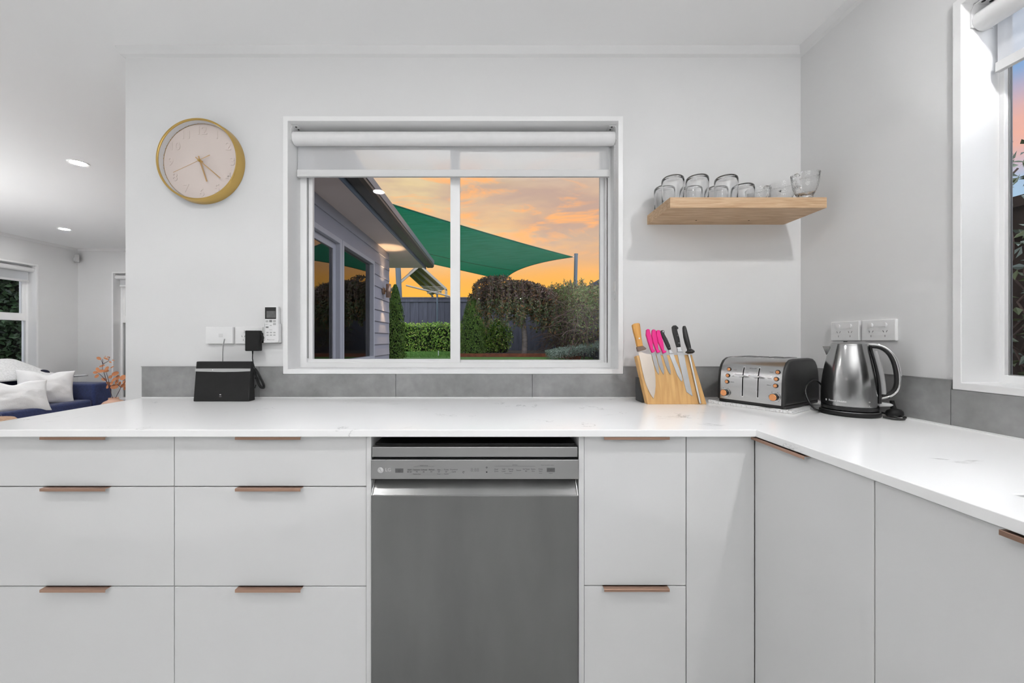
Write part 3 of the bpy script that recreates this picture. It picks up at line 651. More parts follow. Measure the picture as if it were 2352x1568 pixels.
# tumblers upside down: closed thick base up, ribbed lower wall
def make_tumbler():
    t = thing('glass_tumbler', '', 'glass', (0, 0, 0))
    H, r0, r1 = .095, .039, .042
    rib = lambda k, z: 1+(.010*math.cos(k*math.pi) if z < .062 else 0)
    outer = [(.0385, 0), (.0395, .004), (.0400, .03), (.0405, .060), (.0412, .066), (.0418, .080), (.0405, .089), (.036, .0945), (.026, .096), (.0001, .0955)]
    inner = [(.0001, .0905), (.027, .0905), (.0360, .0865), (.0395, .078), (.0397, .066), (.0390, .060), (.0385, .03), (.0380, .004), (.0382, 0)]
    mb = MB(); mb.lathe(outer+inner, (0, 0, 0), 80, closed=True, rmod=lambda k, z: 1+(.006*math.cos(k*math.pi) if .006 < z < .060 else 0))
    mb.build('bowl', glass_m, t, smooth=50, local=True)
    return t
def copy_tree(o, parent=None):
    c = o.copy(); S.collection.objects.link(c)
    if parent: c.parent = parent
    for chd in [q for q in bpy.data.objects if q.parent == o]: copy_tree(chd, c)
    return c
tum = make_tumbler()
spots = [(.7125, 1.510, 'front row glass tumbler at the left end of the shelf, upside down'),
         (.8060, 1.505, 'middle tumbler of the front row on the shelf, upside down'),
         (.9215, 1.508, 'right-hand tumbler of the front row on the shelf, upside down'),
         (.7240, 1.607, 'back row glass tumbler at the left end against the wall'),
         (.8380, 1.607, 'back row tumbler, second from the left on the shelf'),
         (.9460, 1.610, 'back row tumbler, third from the left on the shelf'),
         (1.0420, 1.590, 'back row tumbler next to the glass cups on the shelf')]
for i, (x, y, lb) in enumerate(spots):
    o = tum if i == 0 else copy_tree(tum)
    o.location = (x, y, SZ1+.0003); o.rotation_euler = (0, 0, i*.37); o['label'] = lb; o['group'] = 'upside-down glass tumblers on the oak shelf'
def make_cup():
    t = thing('glass_cup', '', 'cup', (0, 0, 0))
    mb = MB(); mb.lathe([(.0001, .004), (.020, .0045), (.023, 0), (.0245, .002), (.024, .008), (.032, .022), (.0395, .042), (.0435, .065), (.0450, .0885), (.0462, .0905), (.0462, .0935), (.0435, .0940), (.0420, .066), (.0375, .043), (.030, .024), (.020, .0115), (.0001, .0095)],
                        (0, 0, 0), 64, rmod=lambda k, z: 1+(.010*math.cos(k*math.pi) if .066 < z < .087 else 0))
    mb.build('bowl', texglass_m, t, smooth=50, local=True)
    pts = [(.0438, 0, .080), (.055, 0, .084), (.068, 0, .078), (.0725, 0, .062), (.068, 0, .044), (.056, 0, .030), (.0375, 0, .036)]
    MB().tube(pts, .0042, 12).build('handle', glass_m, t, smooth=60, local=True)
    return t
cup = make_cup()
for i, (x, y, rz, lb) in enumerate(((1.125, 1.622, R(-95), 'glass cup with handle at the back beside the tumblers'), (1.187, 1.569, R(60), 'glass cup with handle in the middle of the three cups'), (1.207, 1.476, R(205), 'glass cup at the right end of the shelf'))):
    o = cup if i == 0 else copy_tree(cup)
    o.location = (x, y, SZ1+.0003); o.rotation_euler = (0, 0, rz); o['label'] = lb; o['group'] = 'glass cups on the oak shelf'

# ------------------------------------------------------------ wall plates, remote, router
def zr(zx, zy, Y): return W(420+zx/5.6, 680+zy/5.6, Y)
def switch_plate(t, cu, cz, fn, face, dr, w=.116, h=.073, sockets=2):
    a, b = sorted((face, face+dr*.010))
    wall_grid([cu-w/2, cu+w/2], [cz-h/2, cz+h/2], [], fn, a, b).build('plate', whitep_m, t, bevel=.002)
    f = face+dr*.0105
    for s in ((-1, 1) if sockets == 2 else ()):
        u = cu+s*.024
        sw_ = MB(); sw_.prism([(u+.0075*math.cos(q), cz+.018+.0075*math.sin(q)) for q in [2*math.pi*k/20 for k in range(20)]], fn, *sorted((face+dr*.0095, face+dr*.0125)))
        sw_.prism([(u-.006, cz+.013), (u+.006, cz+.013), (u+.006, cz+.023), (u-.006, cz+.023)], fn, *sorted((face+dr*.0125, face+dr*.0140)))
        sw_.build('rocker_switch', whitep_m, t)
        sl = MB()
        for (du, dz, ang) in ((-.006, -.004, 25), (.006, -.004, -25), (0, -.020, 0)):
            ca, sa = math.cos(R(ang)), math.sin(R(ang))
            P = [(u+du+x*ca-y*sa, cz+dz+x*sa+y*ca) for x, y in ((-.0007, -.0035), (.0007, -.0035), (.0007, .0035), (-.0007, .0035))]
            if s == -99: continue
            sl.prism(P, fn, *sorted((face+dr*.0100, face+dr*.0104)))
        sl.build('socket_slots', mat('slot_grey', g(.08), .6, var=(20, .1)), t, fix=True)
for cyy, lb in ((1.457, 'white double power point on the side wall, nearer the corner'), (1.330, 'white double power point on the side wall behind the kettle handle')):
    t = thing('power_point', lb, 'power outlet', (RX, cyy, 1.16), group='double power points above the kettle')
    switch_plate(t, -cyy if False else cyy, 1.1955, YZ, RX-.0003, -1)
t = thing('power_point', 'white double power point with a black adapter plugged in', 'power outlet', (-1.0565, WY, 1.145))
switch_plate(t, -1.0565, 1.181, XZ, WY-.0003, -1, w=.119)
t = thing('wall_plate', 'white telephone plate with a pale cable coming out', 'wall plate', (-1.182, WY, 1.145))
MB().box(-1.241, -1.1235, WY-.0155, WY-.0003, 1.145, 1.218).build('plate', whitep_m, t, bevel=.002)
p0 = zr(460, 480, WY-.016); p1 = zr(520, 525, WY-.016)
MB().box(p0.x, p1.x, WY-.0165, WY-.0150, p1.z, p0.z).build('jack_cover', mat('jack_cover_white', g(.66), .4, var=(20, .01)), t, bevel=.0008)
pc_ = [zr(537, 553, WY-.016), zr(530, 580, WY-.030), zr(518, 640, WY-.036), zr(513, 740, WY-.036), zr(513, 840, WY-.034), zr(514, 900, WY-.030)]
tag(MB().tube(pc_, .0022, 10).build('telephone_cable', mat('grey_cable', g(.32), .5, var=(20, .03)), smooth=60), 'thin grey cable dropping from the wall plate behind the router', 'cable')
# adapter
ad = thing('power_adapter', 'black plug-in power adapter hanging in the left power point', 'adapter', (-1.03, WY-.011, 1.13))
A, B = zr(802, 705, 1.625), zr(986, 441, 1.625)
MB().box(A.x, B.x-.004, 1.622, 1.652, A.z, B.z).build('casing', blacks_m, ad, bevel=.0035, seg=3)
MB().lathe([(.0001, .052), (.021, .052), (.024, .046), (.024, .0), ], (B.x-.019, WY-.0115, (A.z+B.z)/2+.012), 28, Matrix.Rotation(R(90), 4, 'X') @ Matrix.Scale(.5, 4, Vector((0, 0, 1)))).build('plug_face', blacks_m, ad, smooth=40)
c = zr(897, 705, 1.637)
MB().tube([c+Vector((0, 0, .002)), c-Vector((0, 0, .014))], .0034, 10, r2=.0022).build('strain_relief', blacks_m, ad, smooth=60)
cb = MB()
pts = [zr(897, 745, 1.637), zr(895, 800, 1.637), zr(905, 860, 1.640), zr(922, 920, 1.645), zr(935, 980, 1.648)]
cb.tube(pts, .0021, 8)
random.seed(3)
for k in range(7):      # tied bundle of loops, narrow at the tie
    ox, w_ = (k-3)*6, 1+.12*((k % 3)-1); dy = .0042*((k % 4)-1.5)
    L_ = []
    for q in range(25):
        a = 2*math.pi*q/24; yy = -math.cos(a); xx = math.sin(a)
        cx_ = 975+52*yy+ox*.6; hw = (26+24*max(0, yy))*w_; L_.append(zr(cx_+xx*hw, 1058+(118+ (k % 3)*6)*yy, 1.643+dy))
    cb.tube(L_, .0019, 8)
cb.tube([zr(925, 1050, 1.633), zr(955, 1040, 1.630), zr(985, 1048, 1.633), zr(985, 1060, 1.652), zr(930, 1062, 1.652), zr(925, 1050, 1.633)], .0014, 6)
cb.tube([zr(940, 1140, 1.640), zr(928, 1175, 1.640), zr(900, 1195, 1.636), zr(860, 1206, 1.630)], .0021, 8)
tag(cb.build('adapter_cable', black_m, smooth=60), 'black cable tied in a loop bundle beside the router', 'cable')
# remote control and its holder
rh = thing('remote_holder', 'white wall bracket holding the air conditioner remote', 'holder', (-.965, WY, 1.14))
A, B = zr(1046, 608, WY-.02), zr(1240, 352, WY-.02)
MB().box(A.x, B.x, WY-.026, WY-.0003, A.z, A.z+.004).box(A.x, A.x+.003, WY-.026, WY-.0003, A.z, B.z).box(B.x-.003, B.x, WY-.026, WY-.0003, A.z, B.z).box(A.x, B.x, WY-.0035, WY-.0003, A.z, B.z).box(A.x, B.x, WY-.026, WY-.0235, A.z, A.z+.015).build('cradle', whitep_m, rh, bevel=.001)
rm = thing('remote_control', 'white air conditioner remote with a grey screen in its wall bracket', 'remote', (-.965, WY-.012, A.z+.004))
YR = WY-.0228
A, B = zr(1052, 586, YR), zr(1222, 130, YR)
MB().box(A.x, B.x, YR, WY-.0045, A.z, B.z).build('casing', whitep_m, rm, bevel=.003, seg=3)
A, B = zr(1057, 293, YR), zr(1199, 142, YR); sc_ = MB().box(A.x, B.x, YR-.0006, YR+.001, A.z, B.z).build('screen_surround', mat('screen_dark', g(.035), .25, var=(20, .05)), rm)
A, B = zr(1078, 278, YR), zr(1192, 190, YR); MB().box(A.x, B.x, YR-.0009, YR, A.z, B.z).build('display', mat('lcd_grey', g(.12), .3, var=(60, .2)), sc_)
bt_ = MB(); bl_ = MB()
for (x, y, w_, h_, m_) in [(1083, 322, 36, 28, 0), (1131, 320, 36, 28, 1), (1179, 320, 36, 28, 0), (1179, 358, 36, 26, 0), (1085, 399, 34, 20, 1)]+[(1090+44*i, y, 28, 16, 0) for i in range(3) for y in (467, 500)]:
    A, B = zr(x-w_/2, y+h_/2, YR), zr(x+w_/2, y-h_/2, YR); (bl_ if m_ else bt_).box(A.x, B.x, YR-.0009, YR, A.z, B.z)
bt_.build('button_pad', greyp_m, rm, bevel=.0005); bl_.build('mode_button', mat('mid_grey', g(.2), .5, var=(20, .03)), rm, bevel=.0005)
tx = MB()
def rt(body, x, y, h): P = zr(x, y, YR); tx.text(body, h/5.6/F*YR*1.4, lambda u, v: (P.x+u, YR-.0007, P.z+v), bold=.00003)
for b, x, y, h in (('Panasonic', 1134, 562, 17), ('INVERTER', 1136, 584, 11), ('SELECT', 1082, 362, 8), ('TIMER', 1131, 376, 8), ('CLOCK', 1131, 433, 8), ('MODE', 1085, 399, 9), ('ON', 1090, 467, 9), ('SET', 1134, 467, 9), ('OFF', 1178, 467, 9), ('1', 1090, 500, 9), ('2', 1134, 500, 9), ('3', 1178, 500, 9)): rt(b, x, y, h)
tx.box(0, 0, 0, 0, 0, 0); tx.build('lettering', mat('remote_print', g(.09), .5, var=(20, .03)), rm, fix=False)
# router: slab leaning slightly back
ro = thing('wifi_router', 'black upright router with a silver band on the left end of the bench', 'router', (-1.105, 1.58, CT))
def rp(zx, zy): # point on the leaning front face
    px, py = 420+zx/5.6, 680+zy/5.6; k = (py-PY)/F
    # front plane passes (Y=1.563,z=.91) and (Y=1.600,z=1.071)
    sl = (1.600-1.563)/(1.071-.91); Y = (1.563+sl*(CZ-.91))/(1+sl*k); return W(px, py, Y)
TL, TR_, BL, BR = rp(172, 840), rp(874, 840), rp(132, 1358), rp(848, 1356)
BL.z = BR.z = CT+.0005; nb = Vector((0, .042, -.0)); nt_ = Vector((0, .020, 0))
MB().add([BL, BR, TR_, TL, BL+nb, BR+nb, TR_+nt_, TL+nt_], [(0, 1, 2, 3), (4, 7, 6, 5), (0, 4, 5, 1), (1, 5, 6, 2), (2, 6, 7, 3), (3, 7, 4, 0)]).build('casing', blacks_m, ro, bevel=.003, seg=3)
off = Vector((0, -.0012, .0))
top = [rp(162, 931), rp(340, 930), rp(520, 930), rp(700, 930), rp(868, 931)]; bot = [rp(866, 964), rp(700, 971), rp(520, 974), rp(340, 971), rp(160, 966)]
P = [q+off for q in top+bot]; n = len(P)
MB().add(P+[q+Vector((0, .003, 0)) for q in P], [tuple(range(n))]+[(i, (i+1) % n, n+(i+1) % n, n+i) for i in range(n)]).build('silver_band', mat('silver_plastic', g(.50), .3, .6, var=(5, .04)), ro)
lo = MB(); cc = rp(484, 1272)+off
for i in range(8):
    a = R(12+156*i/7); d = Vector((math.cos(a), 0, math.sin(a))); p = Vector((-d.z, 0, d.x)); s_ = .0026 if i in (0, 7) else .0043
    q = [cc+d*.0012, cc+d*(s_*.6)+p*.00075, cc+d*s_+p*.0004, cc+d*s_-p*.0004, cc+d*(s_*.6)-p*.00075]; lo.add(q, [(0, 1, 2, 3, 4)])
P0 = rp(484, 1291)+off; lo.text('HUAWEI', .0022, lambda u, v: (P0.x+u, P0.y, P0.z+v), bold=.00003)
lo.build('brand_logo', mat('white_print', g(.75), .4, var=(20, .01)), ro, fix=False)
d_ = rp(387, 948)+off*1.3; MB().sphere(d_, .0012, seg=10).build('status_light', mat('lit_led', g(.9), .4, emit=(g(1.), 1.2)), ro)

# ------------------------------------------------------------ knife block: magnetic board leaning back
Yb0, Yb1, zb1 = 1.497, 1.540, 1.101
sl = (Yb1-Yb0)/(zb1-CT); th = math.atan(sl)
KB = (.608, Yb0, CT+.0004)
kb = thing('knife_block', 'leaning honey coloured wooden magnetic knife board on the benchtop', 'knife block', KB, (-th, 0, 0))
MK = ROOT[kb.name]; MKI = MK.inverted()
def kz(zx, zy, lift=0.):
    """pixel of the close-up -> local (u, v) on the board's front plane"""
    px, py = 1420+zx/6.817, 720+zy/6.817; k = (py-PY)/F; Y = (Yb0-.0+sl*(CZ-CT))/(1+sl*k)
    v = MKI @ W(px, py, Y); return (v.x, v.z)
KF = lambda u, v, w: (u, w, v)       # local frame: w<0 is toward the viewer
BLp, BRp, TRp, TLp = kz(460, 1420), kz(1388, 1420), kz(1155, 642), kz(285, 655)
kq = [BLp, BRp, TRp, TLp]; dz_ = .030*math.tan(th)
MB().add([(u, 0, v) for u, v in kq]+[(u, .030, v+(dz_ if i < 2 else 0)) for i, (u, v) in enumerate(kq)], [(0, 1, 2, 3), (4, 7, 6, 5), (0, 4, 5, 1), (1, 5, 6, 2), (2, 6, 7, 3), (3, 7, 4, 0)]).build('board', bam_m, kb, bevel=.002, local=True)
zl = lambda x, y, z: tuple(MKI @ Vector((x, y, z)))
MB().add([zl(.60, 1.533, CT+.001), zl(.60, 1.600, CT+.001), zl(.585, 1.562, CT+.10), zl(.585, 1.545, CT+.10), zl(.64, 1.533, CT+.001), zl(.64, 1.600, CT+.001), zl(.625, 1.562, CT+.10), zl(.625, 1.545, CT+.10)],
         [(0, 1, 2, 3), (4, 7, 6, 5), (0, 4, 5, 1), (1, 5, 6, 2), (2, 6, 7, 3), (3, 7, 4, 0)]).build('rear_prop', mat('dark_grey_prop', g(.05), .6, var=(10, .1)), kb, local=True)
blade_m = mat('knife_steel', g(.72), .38, 1., var=(12, .05)); blade2_m = mat('dull_blade', g(.45), .35, .9, var=(12, .05)); bronze_m = mat('warm_blade', (.70, .62, .54), .34, .9, var=(12, .05))
def P_(pts): return [kz(*p) for p in pts]
def knife(name, label, blade, bladem, handle, handlem, rivets=(), extra=(), depth=.011, tk=.0016, grp=None):
    t = thing(name, label, 'knife', KB, (-th, 0, 0), grp)
    MB().prism(P_(blade), KF, -.0005-tk, -.0005).build('blade', bladem, t, local=True)
    h_ = MB().prism(P_(handle), KF, -.0005-depth, -.0002).build('handle', handlem, t, local=True, bevel=.0032, seg=3)
    if rivets:
        for x, y, s_ in rivets:
            rv = MB(); u, v = kz(x, y); r = s_/6.817/F*1.52
            rv.prism([(u+r*math.cos(q), v+r*math.sin(q)) for q in [2*math.pi*k/14 for k in range(14)]], KF, -depth-.0009, -depth+.0005); rv.build('rivet', chrome_m, h_, local=True)
    for nm_, poly, m_, d_ in extra: MB().prism(P_(poly), KF, -d_, -.0002).build(nm_, m_, t, local=True, bevel=.001)
    return t
knife('chef_knife', 'broad chef knife with a plain honey wooden handle, at the left of the board',
      [(312, 598), (355, 596), (400, 622), (440, 634), (515, 640), (522, 690), (550, 800), (572, 920), (580, 1020), (582, 1130), (572, 1240), (550, 1332), (520, 1290), (480, 1220), (440, 1130), (410, 1040), (380, 915), (350, 770)], bronze_m,
      [(203, 185), (230, 168), (290, 160), (318, 168), (328, 240), (345, 400), (368, 520), (282, 530), (255, 400), (225, 290)], knifewood_m, [(307, 402, 13)],
      [('bolster', [(275, 530), (368, 512), (420, 552), (415, 570), (300, 600), (290, 590)], mat('brown_horn', (.17, .11, .08), .4, var=(20, .15)), .014)], depth=.016)
pk = 'magenta handled paring knives'
knife('paring_knife', 'magenta handled paring knife nearest the chef knife', [(515, 622), (572, 608), (600, 720), (628, 840), (636, 905), (630, 955), (600, 910), (560, 800)], blade2_m,
      [(428, 262), (445, 246), (480, 258), (488, 300), (520, 430), (535, 560), (565, 583), (562, 604), (518, 622), (490, 560), (450, 440), (422, 340)], pink_m, grp=pk)
knife('paring_knife', 'middle of the three magenta handled paring knives', [(592, 622), (645, 612), (675, 720), (702, 830), (715, 910), (708, 955), (680, 915), (630, 800)], blade2_m,
      [(515, 270), (530, 252), (572, 266), (577, 310), (600, 440), (617, 570), (645, 588), (645, 608), (597, 622), (570, 560), (530, 450), (510, 350)], pink_m, grp=pk)
knife('paring_knife', 'magenta handled paring knife touching the small black knife', [(688, 632), (740, 612), (775, 720), (805, 840), (820, 910), (815, 957), (785, 915), (740, 810)], blade2_m,
      [(585, 280), (600, 262), (640, 270), (650, 320), (690, 450), (705, 580), (738, 590), (738, 610), (690, 632), (660, 560), (610, 450), (583, 350)], pink_m, grp=pk)
knife('utility_knife', 'small black handled knife with three rivets, mid board', [(790, 622), (858, 622), (900, 740), (950, 860), (988, 960), (1002, 1030), (997, 1062), (975, 1050), (920, 960), (870, 830), (825, 720)], blade_m,
      [(645, 290), (660, 268), (690, 265), (712, 285), (705, 320), (750, 400), (795, 500), (812, 565), (775, 577), (740, 510), (690, 400), (652, 330)], black_m, [(685, 292, 14), (734, 411, 14), (783, 531, 14)],
      [('bolster', [(775, 577), (812, 568), (832, 605), (858, 624), (790, 630), (785, 600)], blade_m, .008)])
knife('bread_knife', 'long black handled knife with angled tip, right of centre', [(916, 600), (1005, 600), (1028, 625), (1050, 760), (1085, 930), (1120, 1100), (1162, 1292), (1125, 1270), (1065, 1225), (1045, 1150), (1000, 960), (950, 760)], blade_m,
      [(828, 215), (845, 195), (885, 190), (925, 225), (925, 250), (905, 255), (915, 300), (945, 400), (962, 530), (905, 535), (880, 450), (840, 300)], black_m, [(876, 235, 15), (904, 351, 15), (932, 474, 15)],
      [('bolster', [(905, 535), (962, 530), (972, 575), (1005, 600), (916, 604), (915, 570)], blade_m, .010)])
st = thing('sharpening_steel', 'sharpening steel rod with a black handle, rightmost on the board', 'sharpening steel', KB, (-th, 0, 0))
a, b = kz(1095, 625), kz(1275, 1408); MB().tube([(a[0], -.0045, a[1]), (b[0], -.0045, b[1])], .0041, 14).build('rod', blade_m, st, smooth=60, local=True)
hp_ = [(1003, 212, 20), (1005, 240, 30), (1015, 300, 36), (1030, 380, 40), (1050, 460, 40), (1070, 530, 36), (1080, 570, 32), (1090, 590, 50), (1092, 602, 66), (1094, 618, 68), (1096, 634, 40)]
pts = []; rs = []
for x, y, w_ in hp_: u, v = kz(x, y); pts.append((u, -.0155, v)); rs.append(w_/6.817/F*1.52)
MB().tube(pts, rs, 20).build('handle', black_m, st, smooth=60, local=True)
u, v = kz(1002, 238); MB().sphere((u, -.0205, v), .0022, .8, .5, 1.8, 12).build('hanging_hole', mat('pale_hole', g(.6), .5, var=(20, .01)), st, local=True)

# ------------------------------------------------------------ toaster on a folded waffle cloth
TA = Vector((.895, 1.5155, CT+.011)); TBp = Vector((1.002, 1.335, CT+.011))
u_ = (TBp-TA).normalized(); ang = math.atan2(u_.y, u_.x); TW, TD, TH = .222, .285, .173
profY = [(.012, 0), (.016, 0), (.05, .001), (.09, .003), (.120, .008), (.143, .018), (.160, .033), (.170, .055)]
def fy(z):
    for (a, p), (b, q) in zip(profY, profY[1:]):
        if z <= b: return p+(q-p)*max(0, (z-a))/(b-a)
    return .055
to = thing('toaster', 'four-slice stainless toaster with black ends and copper knobs', 'toaster', TA, (0, 0, ang))
MT = ROOT[to.name]; MTI = MT.inverted()
# local: x along the control face, y into depth, z up
def side_profile(inset=0, k=1.0):
    pts = [(0+inset, .012), (0+inset, .016)]
    f = [(.001, .05), (.003, .09), (.008, .120), (.018, .143), (.033, .160), (.055, .170), (.085, .173)]
    pts += [(y+inset, z-inset) for y, z in f]; pts += [(TD-y-inset, z-inset) for y, z in reversed(f)]; pts += [(TD-inset, .016), (TD-inset, .012)]
    return pts
TF = lambda y, z, x: (x, y, z)
MB().prism(side_profile(), TF, .006, TW-.006).build('steel_shell', mat('toaster_steel', g(.50), .24, 1., bump=(60, .04, (1, 1, 30)), var=(6, .04)), to, smooth=30, local=True)
def endcap(x0, x1, sgn):
    mb = MB(); pr = side_profile(); n = len(pr); rings = []
    c = (TD/2, .08)
    for x, s_ in ((x0, 1.006), (x0+(x1-x0)*.45, 1.006), (x0+(x1-x0)*.8, .985), (x1, .93)):
        rings.append([(x, c[0]+(y-c[0])*s_, max(.0, c[1]+(z-c[1])*s_)) for y, z in pr])
    vs = [v for r_ in rings for v in r_]
    return mb.add(vs, [tuple(range(n)), tuple(range(3*n, 4*n))]+[(i*n+j, i*n+(j+1) % n, (i+1)*n+(j+1) % n, (i+1)*n+j) for i in range(3) for j in range(n)])
e1 = endcap(.007, -.006, -1).build('end_cap', mat('toaster_black', g(.022), .38, var=(30, .15)), to, smooth=50, local=True)
e2 = endcap(TW-.007, TW+.004, 1).build('end_cap', MATS['toaster_black'], to, smooth=50, local=True)
MB().box(.0, TW, .004, TD-.004, .0, .0125).build('base_plinth', black_m, to, bevel=.003, local=True)
cl = MB()
for yy in (.10, .15, .20):
    pass
sl_ = MB()
for i in range(4):
    xc = .034+.044*i+(.004 if i > 1 else -.002)
    sl_.box(xc-.011, xc+.011, .090, .197, .1715, .1737)
sl_.build('bread_slots', dark_m, to, local=True)
tf = MB()
for i in range(4):
    xc = .034+.044*i+(.004 if i > 1 else -.002)
    tf.add(*(lambda q: (q.v, q.f))(frame(xc-.014, xc+.014, .086, .201, .003, XY, .1722, .1746)))
tf.build('slot_rim', MATS['toaster_steel'], to, local=True)
def tz(zx, zy):
    """close-up pixel -> (x, z) on the control face plane (local y = 0)"""
    px, py = 1600+zx/7.35, 780+zy/7.35; d = Vector(((px-PX)/F, 1, -(py-PY)/F)); o = Vector((0, 0, CZ))
    nrm = MT.to_3x3() @ Vector((0, 1, 0)); t_ = (TA-o).dot(nrm)/d.dot(nrm); v = MTI @ (o+d*t_); return v.x, v.z
def disc(mb, x, z, r, y0, y1, n=24):
    return mb.prism([(x+r*math.cos(2*math.pi*k/n), z+r*math.sin(2*math.pi*k/n)) for k in range(n)], lambda a, b, w: (a, w, b), y0, y1)
for (xx, yy) in ((528, 500), (518, 603), (510, 707), (1350, 550), (1337, 665), (1330, 778)):
    x, z = tz(xx, yy); f0_ = fy(z); b_ = disc(MB(), x, z, .0078, f0_-.003, f0_+.004).build('push_button', black_m, to, local=True, smooth=40, bevel=.0006)
    disc(MB(), x, z, .0058, f0_-.006, f0_-.0028).build('button_cap', copper_m, b_, local=True, smooth=40, bevel=.001)
for (xx, yy) in ((488, 888), (1318, 968)):
    x, z = tz(xx, yy); b_ = disc(MB(), x, z, .0150, -.0012, .004, 32).build('browning_dial', chrome_m, to, local=True, smooth=40, bevel=.0006)
    disc(MB(), x, z, .0128, -.014, -.001, 32).build('dial_body', black_m, b_, local=True, smooth=40, bevel=.001)
    disc(MB(), x, z, .0118, -.0165, -.0135, 32).build('dial_face', copper_m, b_, local=True, smooth=40, bevel=.0015)
    dm = MB()
    for k in range(6):
        a = R(-50+k*56); disc(dm, x+.0185*math.cos(a), z+.0185*math.sin(a), .0008, -.0006, .001, 8)
    dm.build('dial_marks', black_m, b_, local=True)
for (xa, ya, xb, yb) in ((798, 470, 748, 945), (1055, 485, 1010, 970)):
    A = tz(xa, ya); B = tz(xb, yb); xm = (A[1]*0+A[0]+B[0])/2
    def vstrip(w_, z0, z1, off):
        mb = MB(); n = 14; vs = []
        for i in range(n+1):
            z = z0+(z1-z0)*i/n; y = fy(z)-off; vs += [(xm-w_, y, z), (xm+w_, y, z), (xm+w_, y+.004, z), (xm-w_, y+.004, z)]
        return mb.add(vs, [(4*i+k, 4*i+(k+1) % 4, 4*i+4+(k+1) % 4, 4*i+4+k) for i in range(n) for k in range(4)]+[(0, 1, 2, 3), (4*n, 4*n+3, 4*n+2, 4*n+1)])
    vstrip(.0040, B[1]-.003, A[1]+.003, .0010).build('lever_surround', chrome_m, to, local=True)
    vstrip(.0021, B[1], A[1], .0014).build('lever_slot', dark_m, to, local=True)
    zl_ = tz(xa, 605 if xa < 900 else 618)[1]; yl = fy(zl_)
    MB().prism([(xm-.024, zl_), (xm-.019, zl_+.0045), (xm+.004, zl_+.0038), (xm+.012, zl_+.0015), (xm+.012, zl_-.0025), (xm-.004, zl_-.0040), (xm-.021, zl_-.0035)], lambda a, b, w: (a, w, b), yl-.024, yl-.014).box(xm-.003, xm+.003, yl-.018, yl+.006, zl_-.002, zl_+.002).build('lever', chrome_m, to, local=True, bevel=.0015)
tl = MB()
for b, xx, yy in (('Cancel', 622, 508), ('Reheat', 610, 612), ('Defrost', 598, 713), ('Cancel', 1240, 548), ('Reheat', 1218, 653), ('Defrost', 1215, 766), ('LIFT & LOOK', 920, 486)):
    x, z = tz(xx, yy); tl.text(b, .0042, lambda u, v: (x+u, fy(z+v)-.0004, z+v))
tl.build('lettering', mat('toaster_print', g(.12), .6, var=(20, .1)), to, fix=False, local=True)
# cloth
cloth = MB()
cA, cB = Vector((.866, 1.534, 0)), Vector((1.022, 1.298, 0)); cu_ = (cB-cA).normalized(); cvv = Vector((-cu_.y, cu_.x, 0)); cL = (cB-cA).length
nu, nv = 60, 30; V = []; Fc = []
top = lambda s_, t_: CT+.0008+ (.0098 if True else 0)
for j in range(nv+1):
    for i in range(nu+1):
        s_ = i/nu*cL; t_ = j/nv*(.13+.14*i/nu); edge = min(s_, cL-s_, .29-t_)
        roll = math.exp(-((t_-.006)/.007)**2)*.004*(1+.8*math.exp(-((s_-cL)/.035)**2)+.6*math.exp(-(s_/.02)**2))
        z = CT+.0070+roll+.0008*math.sin(s_*90)*math.sin(t_*60)
        if t_ > .03 : z = min(z, CT+.0100)
        p = cA+cu_*s_+cvv*(t_+.003*math.sin(s_*16)); V.append((p.x, p.y, z))
for j in range(nv):
    for i in range(nu): a = j*(nu+1)+i; Fc.append((a, a+1, a+nu+2, a+nu+1))
cloth.add(V, Fc)
nV = len(V); V2 = [(x, y, CT+.0005) for x, y, z in V]
brd = [i for i in range(nu+1)]+[j*(nu+1)+nu for j in range(1, nv+1)]+[nv*(nu+1)+i for i in range(nu-1, -1, -1)]+[j*(nu+1) for j in range(nv-1, 0, -1)]
cloth.add([V2[i] for i in brd], []); n = len(brd)
cloth.f += [(brd[i], brd[(i+1) % n], nV+(i+1) % n, nV+i) for i in range(n)]+[tuple(nV+i for i in range(n))[::-1]]
waf = mat('waffle_cotton', g(.74), .95); nt = waf.node_tree; b = nt.nodes['Principled BSDF']; tc = nt.nodes.new('ShaderNodeTexCoord'); vo = nt.nodes.new('ShaderNodeTexVoronoi'); vo.inputs['Randomness'].default_value = 0; vo.inputs['Scale'].default_value = 190
nt.links.new(tc.outputs['Object'], vo.inputs[0]); bp = nt.nodes.new('ShaderNodeBump'); bp.inputs['Strength'].default_value = 1; bp.inputs['Distance'].default_value = .004; nt.links.new(vo.outputs[0], bp.inputs['Height']); nt.links.new(bp.outputs[0], b.inputs['Normal'])
rp_ = nt.nodes.new('ShaderNodeValToRGB'); nt.links.new(vo.outputs[0], rp_.inputs[0]); rp_.color_ramp.elements[0].color = (.45, .45, .45, 1); rp_.color_ramp.elements[1].color = (.82, .82, .82, 1); rp_.color_ramp.elements[1].position = .35; nt.links.new(rp_.outputs[0], b.inputs['Base Color'])
tag(cloth.build('waffle_cloth', waf, smooth=60), 'folded white waffle weave cloth lying under the toaster', 'cloth')

